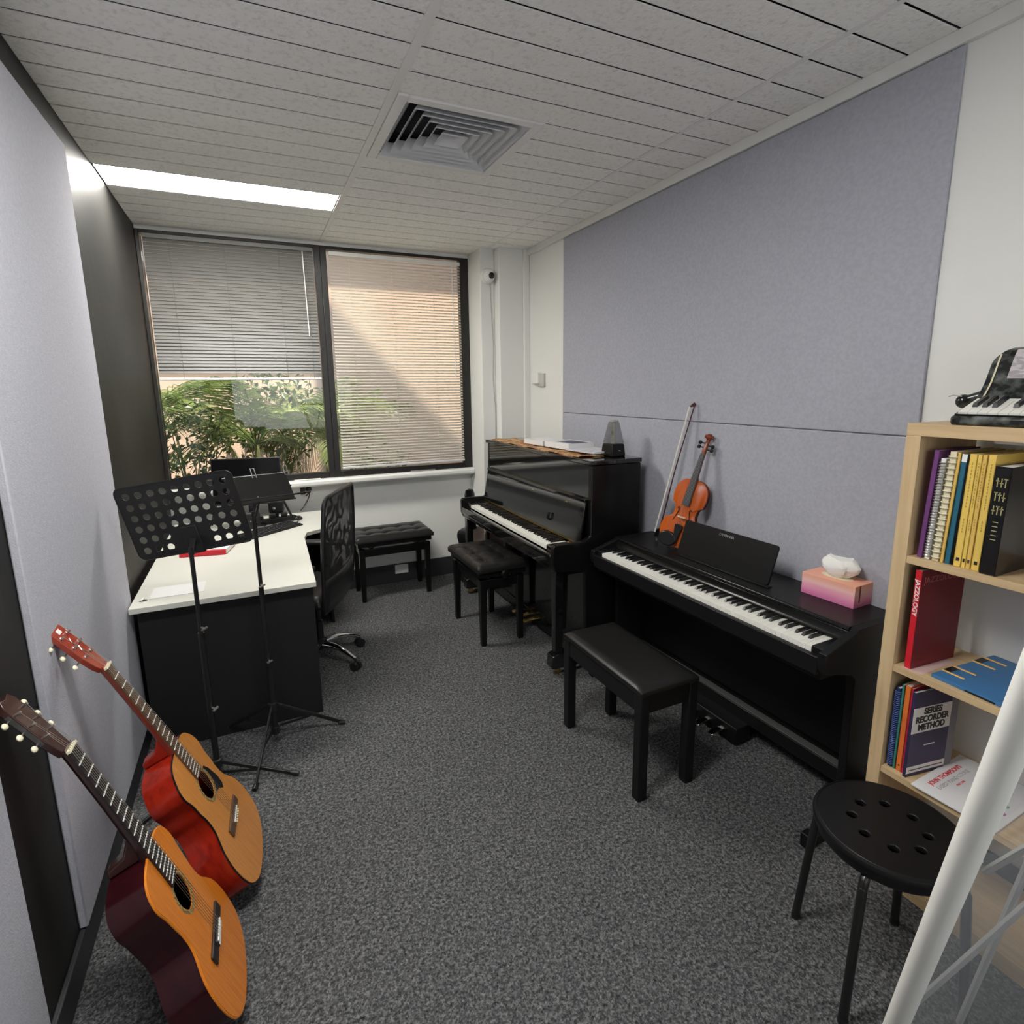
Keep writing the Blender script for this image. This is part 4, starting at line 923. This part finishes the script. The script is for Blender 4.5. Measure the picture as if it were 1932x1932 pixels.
# ================================================================== on the desk
DZ = .711
MO = thing('monitor', 'black flat monitor on two splayed feet in front of the left window', 'monitor', (-.062, 4.04, DZ), R(-13))
Tm = TR(0, 0, .325) @ RX(R(-6))
MB().box(-.215, .215, -.012, .012, -.165, .145, Tm).build('casing', M['blackp'], MO, .004)
MB().box(-.207, .207, -.0135, -.0122, -.150, .137, Tm).build('screen', M['screen'], MO)
MB().bar((0, .03, .0), (0, .02, .25), .05, .02).build('stand_neck', M['blackp'], MO, .004)
for s in (-1, 1):
    lg = MB(); lg.tube([(s * .20, .01, .20), (s * .235, .03, .10), (s * .262, .05, .018)], .008, 8); lo = lg.build('leg', M['blackp'], MO)
MB().box(-.09, .09, -.06, .09, 0, .012).build('foot', M['blackp'], MO, .005)
def keyboard(label, x, y, rz):
    k = thing('computer_keyboard', label, 'keyboard', (x, y, DZ), rz)
    MB().add([(-.215, -.068, 0), (.215, -.068, 0), (.215, .068, 0), (-.215, .068, 0), (-.215, -.068, .009), (.215, -.068, .009), (.215, .068, .020), (-.215, .068, .020)], [(3, 2, 1, 0), (4, 5, 6, 7), (0, 1, 5, 4), (1, 2, 6, 5), (2, 3, 7, 6), (3, 0, 4, 7)]).build('case', M['blackp'], k, .003)
    km = MB().box(-.0078, .0078, -.0075, .0075, 0, .006).mesh('keycap'); km.materials.append(mat('keycap_plastic', (.03, .03, .032), .5))
    for r_ in range(5):
        for c_ in range(20):
            if r_ == 0 and 4 <= c_ <= 9: continue
            o = bpy.data.objects.new('keycap', km); C.objects.link(o); o.parent = k; o.location = (-.196 + c_ * .0206, -.050 + r_ * .0235, .0095 + r_ * .0019 + .001)
    MB().box(-.093, .013, -.0575, -.0425, .0105, .016).build('space_bar', km.materials[0], k, .001)
    return k
keyboard('black computer keyboard lying on the white desk in front of the monitor', .045, 3.855, R(38))
pbx = thing('power_board', 'black power board with cables behind the keyboard on the desk', 'power board', (.07, 4.10, DZ), R(14))
MB().box(-.16, .16, -.025, .025, 0, .034).build('case', M['blackp'], pbx, .006)
for q in range(3): MB().box(-.10 + .08 * q, -.06 + .08 * q, -.016, .016, .034, .060).build('plug', M['blackp'], pbx, .005)
sp = thing('speaker', 'small black rounded speaker below the monitor on the desk', 'speaker', (.105, 4.22, DZ), R(-10))
MB().box(-.05, .05, -.04, .04, .045, .14).build('cabinet', M['blackp'], sp, .016, seg=3)
MB().lathe([(.001, 0), (.012, .001), (.012, .004), (.001, .006)], 14, TR(-.012, -.041, .085) @ RX(R(90))).build('dial', M['silver'], sp)
MB().lathe([(.035, 0), (.030, .006), (.012, .010), (.012, .05)], 16).build('base', M['blackp'], sp)
hp = thing('hard_drive', 'small black box with lights beside the music stand pole on the desk', 'device', (-.055, 4.0, DZ), R(10))
MB().box(-.045, .045, -.03, .03, 0, .11).build('case', M['blackp'], hp, .005)
MB().box(-.02, -.012, -.0312, -.030, .05, .058).build('button', M['silver'], hp)
def cable(label, pts, r, m, cat='cable'):
    return tag(MB().tube(spline(pts, 6), r, 6).build('cable', m), label, cat)
cable('loose black cable looping over the desk behind the keyboard', [(.02, 4.20, DZ + .004), (.08, 4.03, DZ + .004), (.16, 3.99, DZ + .005), (.22, 4.03, DZ + .004), (.255, 4.12, DZ + .02), (.23, 4.17, DZ + .004), (.15, 4.165, DZ + .004)], .0032, M['blackp'])
ms = thing('mouse', 'black mouse at the right end of the desk cables', 'mouse', (.235, 4.13, DZ), R(30))
MB().ball((0, 0, .0), .03, 1.25, .8, .95, 16).build('shell', M['blackp'], ms)
# wall outlet with plugs
WO = thing('wall_outlet', 'white double power outlet on the wall under the window sill', 'outlet', (.295, 4.50, .855))
MB().box(-.10, .085, -.012, 0, -.040, .040).build('plate', M['white'], WO, .004)
p1 = MB().box(-.005, .030, -.045, -.012, -.026, .026).build('adapter', M['blackp'], WO, .004)
p2 = MB(); p2.lathe([(.022, 0), (.022, .012), (.014, .03)], 14, TR(.058, -.012, .010) @ RX(R(90))); p2.build('plug', M['blackp'], WO)
MB().tube(spline([(.058, -.036, .0), (.055, -.045, -.04), (.02, -.06, -.10), (-.02, -.09, -.142)], 6), .0042, 6).build('cord', M['blackp'], WO)
FO = thing('floor_outlet', 'white outlet plate on the dark baseboard under the tufted bench', 'outlet', (1.045, 4.482, .112))
MB().box(-.056, .056, -.010, 0, -.036, .040).build('plate', M['white'], FO, .002)
for s in (-1, 1): MB().box(s * .028 - .010, s * .028 + .010, -.013, -.010, -.008, .008).build('switch', M['white'], FO, .001)
# red box file and sheet
RB = thing('box_file', 'red edged flat box file lying on the desk behind the perforated music stand', 'box file', (-.29, 3.53, DZ), R(-12))
MB().box(-.125, .115, -.10, .10, 0, .030).build('tray', M['red'], RB, .002)
MB().box(-.118, .120, -.092, .104, .030, .033).build('top_sheet', M['paper'], RB)
MB().box(.113, .1165, -.095, .10, .004, .031).build('side_band', M['silver'], RB)
tag(MB().box(-.485, -.27, 2.80, 2.955, DZ - .0008, DZ + .0006).build('paper_sheet', mat('thin_paper', (.66, .66, .66), .7)), 'white sheet of paper flat at the near edge of the desk', 'paper')
tag(MB().prism([(-.52, 2.79), (-.509, 2.79), (-.505, 2.83), (-.511, 2.83)], DZ - .0008, DZ + .003).build('usb_stick', M['white']), 'tiny white stick beside the desk lock', 'stick')
tag(MB().box(.25, .44, 4.40, 4.435, .946, .952).build('plastic_clip', M['white'], None, .002), 'small white clips lying on the window sill by the mullion', 'clip')
tag(MB().box(1.15, 1.36, 4.42, 4.45, .946, .957).build('metal_strip', M['silver'], None, .003), 'thin silver strip lying on the window sill under the right blind', 'strip')

# ------------------------------------------------------------------ wall things
SC_ = thing('security_camera', 'white ball security camera on the corner pillar beside the window', 'camera', (1.765, 4.19, 2.475))
MB().lathe([(.058, 0), (.060, .012), (.052, .026)], 24, RX(R(90))).build('base', M['white'], SC_, .002)
MB().ball((0, -.038, -.002), .045, 1, 1, 1, 20).build('ball', M['white'], SC_)
MB().lathe([(.021, 0), (.024, .006), (.016, .010)], 18, TR(.002, -.078, -.006) @ RX(R(96))).build('lens', M['pick'], SC_)
cable('thin grey camera cord running down the corner pillar', [(1.788, 4.187, 2.44), (1.795, 4.187, 2.2), (1.806, 4.187, 1.95), (1.800, 4.187, 1.7), (1.815, 4.187, 1.45), (1.812, 4.187, 1.2)], .003, M['gtube'], 'cord')
SW = thing('wall_switch', 'small white double switch box on the far end of the right wall', 'switch', (XR, 3.90, 1.68), R(-90))
MB().box(-.010, .085, -.018, 0, -.055, .045).build('back_plate', mat('grey_plate', (.52, .52, .49), .5), SW, .003)
MB().box(-.085, .020, -.034, 0, -.034, .052).build('cover', M['white'], SW, .004)

# ================================================================== bookshelf
FX, BX, SY1, SY0 = 1.752, 2.052, .985, .235
BS = thing('bookshelf', 'light oak open bookshelf at the right edge beside the digital piano', 'bookshelf', (0, 0, 0))
MB().box(FX, BX, SY1 - .040, SY1, 0, 1.467).build('side_board', M['oak'], BS, .001)
MB().box(FX, BX, SY0, SY0 + .040, 0, 1.467).build('side_board', M['oak'], BS, .001)
MB().box(FX, BX, SY0, SY1, 1.4672, 1.503).build('top_board', M['oakh'], BS, .001)
SZ = [1.106, .752, .398, .055]
for z in SZ: MB().box(FX + .003, BX, SY0 + .040, SY1 - .040, z - .022, z).build('shelf', M['oakh'], BS, .001)
MB().box(FX + .008, FX + .026, SY0 + .040, SY1 - .040, 0, .033).build('plinth', M['oakh'], BS)
MB().box(FX + .05, FX + .25, .40, .79, 1.4565, 1.467).build('underside_strip', M['white'], BS)
def vbook(label, y, th, z, h, d, m, x=FX + .022, rz=0, lean=0, page='paper', grp='upright books on the top shelf', name='book'):
    """upright book, spine facing the room (-x); th along y"""
    t = thing(name, label, 'book', (x, y, z), rz, grp)
    t.rotation_euler = (lean, 0, rz)
    c = .0012
    MB().box(0, c, -th / 2, th / 2, 0, h).build('spine', m, t, .0005)
    for s in (-1, 1): MB().box(0, d, *sorted((s * th / 2, s * (th / 2 - c))), 0, h).build('cover', m, t)
    MB().box(c, d - .004, -th / 2 + c, th / 2 - c, .002, h - .002).build('pages', M[page], t)
    return t
SP = lambda x, y, z: mx((0, 0, -1), (0, -1, 0), (-1, 0, 0), (x, y, z))       # lettering running down a spine
yel = mat('yellow_cover', (.80, .56, .12), .5); yel2 = mat('deep_yellow_cover', (.76, .50, .12), .5); pur = mat('purple_cover', (.17, .055, .20), .4); teal = mat('teal_cover', (.022, .13, .20), .4)
gold = mat('gold_print', (.40, .36, .16), .4); ink = mat('black_print', (.02, .02, .02), .5); whp = mat('white_print', (.75, .72, .70), .5)
z1 = SZ[0] + .0006
def coil(t, th, h, m, n, x0=-.004):
    c = MB()
    for k in range(n):
        z = .012 + (h - .024) * k / (n - 1); pts = [(x0 + .007 * math.cos(a) + .004, (th / 2 + .002) * math.sin(a), z) for a in [R(70 + 220 * q / 8) for q in range(9)]]
        c.tube(pts, .0019, 5)
    return c.build('spiral_binding', m, t)
vbook('purple spiral bound book at the far left end of the top shelf row', .921, .013, z1, .322, .21, pur, lean=R(2.2))
b = vbook('white ring bound book second from the left on the top shelf', .901, .013, z1, .300, .21, M['paper'], lean=R(2.2)); coil(b, .013, .30, M['silver'], 34)
b = vbook('cream comb bound book third from the left on the top shelf', .879, .017, z1, .322, .22, mat('cream_cover', (.72, .66, .46), .5), lean=R(2.2)); coil(b, .016, .32, M['cream'], 19)
vbook('thin pale yellow book left of the teal one on the top shelf', .8625, .008, z1, .320, .22, yel2, lean=R(1.8))
b = vbook('teal blue book with white spine top on the top shelf', .848, .013, z1, .318, .22, teal, lean=R(1.6)); MB().box(-.0006, .0, -.0062, .0062, .296, .318).build('spine_label', M['paper'], b)
vbook('thin black book right of the teal one on the top shelf', .8375, .005, z1, .31, .21, M['pick'], lean=R(1.4))
for lb, y, th, h, m_ in (('thick yellow book right of the thin black one on the top shelf', .8235, .0175, .320, yel), ('thin yellow book, second of the four yellow spines', .8085, .010, .320, yel), ('slim deep yellow book, third of the four yellow spines', .7970, .0105, .320, yel2), ('yellow book beside the thick black book, fourth yellow spine', .7800, .018, .322, yel)):
    b = vbook(lb, y, th, z1, h, .23, m_, lean=R(.8))
    MB().box(-.0006, 0, -th * .22, th * .22, .016, .026).build('publisher_mark', ink, b)
    ln = MB(); random.seed(int(y * 1e4)); z = .30
    for k in range(22):
        q = random.uniform(.003, .008); z -= q + .003
        if z < .06: break
        if not (.14 < z < .17): ln.box(-.0006, 0, -.0011, .0011, z, z + q)
    ln.build('spine_print', mat('brown_print', (.42, .28, .05), .5), b)
b = vbook('thick black book with gold lettering on its spine', .7465, .036, z1, .295, .23, M['pick'], x=FX + .012, lean=R(.5))
gl = MB(); random.seed(11)
for k, z in enumerate((.252, .215, .178)):
    for q in range(3):
        yy = -.009 + .009 * q
        gl.box(-.0006, 0, yy - .0012, yy + .0012, z - .012, z + .012); gl.box(-.0006, 0, yy - .004, yy + .004, z + (.009, -.003, .003)[(q + k) % 3], z + (.012, .0, .006)[(q + k) % 3])
gl.build('gold_lettering', gold, b)
gl = MB()
for k in range(5): gl.box(-.0006, 0, -.006, .006, .145 - k * .012, .147 - k * .012)
gl.build('gold_lines', gold, b)
# second shelf
z2 = SZ[1] + .0006
b = vbook('tall red jazz book standing on the second shelf', .912, .019, z2, .315, .205, M['red'], x=FX + .016, rz=R(-4), grp='books on the lower shelves')
for o in list(b.children):
    if o.name.startswith('cover'): o.data.materials.clear(); o.data.materials.append(M['redd'])  # covers get the red with the shelf's shade in its colour
text('JAZZOLOGY', .0175, whp, b, SP(-.0003, 0, .228), sx=1.15, bold=.0004)
text('JAZZOLOGY', .026, mat('faded_print', (.42, .12, .11), .5), b, mx((1, 0, 0), (0, 0, 1), (0, -1, 0), (.098, -.0096, .283)), sx=1.15)
sc2 = tag(MB().box(FX + .01, FX + .19, .868, .925, z2 - .0004, z2).build('paper_scrap', mat('pink_paper', (.62, .42, .40), .7)), 'thin printed leaflet lying under the red book on the second shelf', 'leaflet')
FD = thing('folder', 'blue plastic folder with yellow pegs lying on the second shelf', 'folder', (FX + .165, .690, z2), R(-4))
MB().box(-.150, .150, -.165, .150, 0, .004).build('back_cover', M['blue'], FD, .001)
MB().box(-.150, .150, -.165, .150, .0045, .010).build('front_cover', M['blue'], FD, .001)
for q, x in enumerate((-.10, -.045, .045, .10)):
    MB().box(x - .004, x + .004, .090, .150, .0102, .0125).build('peg', M['pencil'], FD, .001)
for x in (-.0725, .0725): MB().box(x - .022, x + .022, .132, .152, .0101, .0115).build('clasp', M['pick'], FD, .001)
for y in (.03, -.10): MB().box(-.1508, -.1498, y - .045, y + .03, .001, .006).build('edge_slot', M['pick'], FD)
# third shelf
z3 = SZ[2] + .0006
nb = mat('navy_cover', (.022, .045, .16), .4); gr = mat('sea_green_cover', (.06, .26, .20), .5); orc = mat('orange_cover', (.80, .19, .035), .45); cri = mat('crimson_cover', (.50, .02, .05), .4); dpb = mat('dark_violet_cover', (.035, .028, .075), .35)
L3 = 'books on the lower shelves'
b = vbook('dark blue spiral bound book leftmost on the third shelf', .930, .011, z3, .275, .2, nb, grp=L3); coil(b, .011, .275, mat('blue_wire', (.05, .09, .28), .4), 40)
vbook('thin sea green book between the blue and orange ones on the third shelf', .9175, .007, z3, .292, .2, gr, grp=L3)
b = vbook('orange spined book on the third shelf', .9035, .015, z3, .295, .2, orc, grp=L3); MB().ball((0, 0, .02), .003, .3, 1, 1, 8).build('publisher_mark', ink, b)
vbook('thin crimson book right of the orange one on the third shelf', .8915, .007, z3, .292, .2, cri, grp=L3)
b = vbook('dark violet recorder method book with white title block, cover turned to the viewer', .879, .010, z3, .290, .158, dpb, x=FX + .010, rz=R(-9), grp=L3)
CV = lambda x, z: mx((1, 0, 0), (0, 0, 1), (0, -1, 0), (x, -.0051, z))
MB().box(.0, .158, -.0056, -.0050, .150, .236).build('title_block', whp, b)
for w_, z_ in (('SERIES', .221), ('RECORDER', .194), ('METHOD', .167)): text(w_, .029, ink, b, CV(.080, z_) @ TR(0, 0, .0008), sx=.92, bold=.0012)
MB().box(.0, .158, -.0056, -.0050, .012, .034).build('footer_block', whp, b)
MB().box(.010, .150, -.0060, -.0055, .0205, .0235).build('footer_line', ink, b)
MB().box(.06, .105, -.0056, -.0050, .1005, .104).build('small_line', whp, b)
vbook('grey covered book behind the violet recorder method on the third shelf', .874, .008, z3, .285, .16, mat('grey_violet_cover', (.20, .19, .22), .4), x=FX + .045, rz=R(-8), grp=L3)
MG = thing('music_book', 'white piano course book with red title lying on the third shelf', 'book', (1.892, .745, z3), R(2))
MB().box(-.145, .145, -.108, .108, 0, .005).build('cover', wc, MG, .0006)
TL = lambda x, y: TR(x, y, .0051)
# the title reads towards the room side
RT = lambda x, y: TR(x, y, .0051) @ RZ(0)
text("JOHN THOMPSON'S", .0195, M['red'], MG, RT(-.010, .078), sx=1.0, bold=.0004)
text('EASIEST PIANO COURSE', .0175, mat('grey_print', (.38, .38, .38), .5), MG, RT(-.010, .055), sx=.93)
text('PART ONE', .009, M['red'], MG, RT(-.010, .036))
random.seed(3)
for q in range(11):
    a = random.uniform(0, 2 * PI); r_ = random.uniform(0, .04)
    cc = ('leafg', (.12, .30, .12)) if q % 3 == 0 else (('flowo', (.72, .20, .08)) if q % 3 == 1 else ('flowp', (.45, .06, .25)))
    mm_ = MATS.get(cc[0]) or mat(cc[0], cc[1], .6)
    MB().prism([(-.02 + r_ * 1.3 * math.cos(a) + .013 * math.cos(t_) * (1 + .4 * math.sin(3 * t_)), -.058 + r_ * .9 * math.sin(a) + .010 * math.sin(t_)) for t_ in [2 * PI * k / 12 for k in range(12)]], .0051, .0054 + .0001 * q).build('cover_print', mm_, MG)

# little piano shaped keyboard ornament on the shelf
KO = thing('toy_keyboard', 'black marbled miniature keyboard with sheet music on top of the bookshelf', 'ornament', (1.757, .888, 1.503), R(-90 + 3))
# local x to the right (towards the viewer), y to the wall
wK = .62
MB().prism(rrect(wK, .150, .02), 0, .026, TR(wK / 2, .080, 0)).build('base', M['marble'], KO, .008, seg=3)
KT = TR(0, .014, .030) @ RX(R(19)) @ TR(0, -.014, -.030)
MB().box(.012, wK - .012, .012, .124, .020, .031, KT).build('key_bed', M['pick'], KO)
MB().prism([(.006, .022), (.150, .022), (.150, .062), (.122, .064)], .006, wK - .006, YZ(0)).build('wedge', M['marble'], KO, .003)
pch = .0225; nW = int((wK - .04) / pch)
wm = MB().box(-pch / 2 + .0006, pch / 2 - .0006, .014, .122, .031, .0365, KT).mesh('white_key'); wm.materials.append(M['ivory'])
bmk = MB(); bmk.add([(-.006, .052, .0365), (.006, .052, .0365), (.006, .120, .0365), (-.006, .120, .0365), (-.0045, .058, .046), (.0045, .058, .046), (.0045, .120, .046), (-.0045, .120, .046)], [(3, 2, 1, 0), (4, 5, 6, 7), (0, 1, 5, 4), (1, 2, 6, 5), (2, 3, 7, 6), (3, 0, 4, 7)])
bmk.v = [tuple(KT @ Vector(v)) for v in bmk.v]; bkm = bmk.mesh('black_key'); bkm.materials.append(M['ebony'])
for q in range(nW):
    o = bpy.data.objects.new('white_key', wm); C.objects.link(o); o.parent = KO; o.location = (.030 + q * pch, 0, 0)
    if q % 7 in (0, 1, 2, 4, 5) and q < nW - 1:
        o = bpy.data.objects.new('black_key', bkm); C.objects.link(o); o.parent = KO; o.location = (.030 + q * pch + pch / 2, 0, 0)
sil = spline([(0, .116, .066), (0, .134, .086), (0, .155, .112), (0, .172, .145), (0, .186, .175), (0, .203, .202), (0, .228, .212)], 5)
bp_ = MB(); vs = []
for i, p_ in enumerate(sil):
    f = max(0, (p_.z - .165) / .047); xo = .012 + .03 * f * f
    vs += [(xo, p_.y, p_.z), (xo, p_.y + .030, p_.z - .016), (.60, p_.y, p_.z), (.60, p_.y + .030, p_.z - .016)]
nS = len(sil); fs = []
for k in range(nS - 1):
    a, b2 = k * 4, (k + 1) * 4
    fs += [(a, b2, b2 + 2, a + 2), (a + 1, a + 3, b2 + 3, b2 + 1), (a, a + 1, b2 + 1, b2), (a + 2, b2 + 2, b2 + 3, a + 3)]
fs += [(0, 2, 3, 1), ((nS - 1) * 4, (nS - 1) * 4 + 1, (nS - 1) * 4 + 3, (nS - 1) * 4 + 2)]
bp_.add(vs, fs).build('music_back', M['marble'], KO, .003)
MB().tube([(.030, p_.y - .004, p_.z + .001) for p_ in sil[:-7]], .0022, 6).build('pale_trim', M['cream'], KO)
pm = MB(); vs = []
seg_ = [p_ for p_ in sil if .120 < p_.z < .206]
for p_ in seg_: vs += [(.062, p_.y - .004, p_.z + .001), (.56, p_.y - .004, p_.z + .001)]
pm.add(vs, [(i * 2, i * 2 + 1, i * 2 + 3, i * 2 + 2) for i in range(len(seg_) - 1)])
po = pm.build('music_sheet', mat('printed_music_sheet', (.62, .58, .60), .6, noise=(60, (.40, .37, .41), .48, .56), stretch=(.6, 1, 2.4)), KO); q_ = po.modifiers.new('thick', 'SOLIDIFY'); q_.thickness = .002
cw = MB(); cw.tube(spline([(.10, .20, .085), (.05, .205, .085), (.00, .200, .078), (-.035, .19, .066)], 4), [.018 - .0004 * k for k in range(13)], 10); cw.ball((-.045, .19, .060), .021, 1, 1, 1, 14); cw.build('rear_curl', M['marble'], KO)
MB().tube([(-.045, .175, .075), (-.066, .172, .078), (-.078, .172, .074)], .0018, 6).build('wire', M['gtube'], KO)

# ================================================================== white tube frame with hazy clear sheet, front right
P0, P1 = Vector((1.13, .556, .0)), Vector((.743, .268, 1.227))
dT = (P1 - P0).normalized(); PT = P0 + dT * 1.52; hv = Vector((.906, -.423, 0))
FRM = thing('frame_screen', 'white tube frame with a hazy clear sheet and diagonal braces at the lower right', 'screen', (0, 0, 0))
MB().tube([P0 + dT * .015, PT], .0175, 18).build('post', M['wtube'], FRM)
MB().tube([P0 + hv * .62 + dT * .015, PT + hv * .62], .0175, 18).build('post', M['wtube'], FRM)
MB().tube([PT, PT + hv * .62], .0175, 14).build('top_bar', M['wtube'], FRM)
nS_ = dT.cross(hv).normalized()
o_ = nS_ * (.006 if nS_.y > 0 else -.006)
vs = [P0 + dT * .10 + o_, P0 + dT * .10 + hv * .62 + o_, PT + hv * .62 + o_, PT + o_]
MB().add(vs, [(0, 1, 2, 3)]).build('clear_sheet', M['sheet'], FRM, smooth=0)
def onl(s, q=0, off=0): return P0 + dT * s + hv * q + nS_ * off
k_ = -1 if nS_.y > 0 else 1
br = MB(); br.bar(onl(1.05, .022, k_ * .012), onl(1.515, .33, k_ * .012), .014, .005, up=nS_); bo = br.build('brace', M['gtube'], FRM, .001)
MB().lathe([(.0095, 0), (.0095, .006), (.004, .008)], 14, mx(dT, hv, dT.cross(hv).normalized(), onl(1.05, .020, 0)) @ TR(0, 0, 0)).build('rivet', M['wtube'], bo)
MB().bar(onl(.38, .03, -k_ * .03), onl(1.30, .29, -k_ * .03), .014, .006, up=nS_).build('brace', M['gtube'], FRM, .001)
MB().tube([onl(.30, .19, -k_ * .05), onl(1.1, .155, -k_ * .05)], .006, 8).build('rear_rod', M['gtube'], FRM)
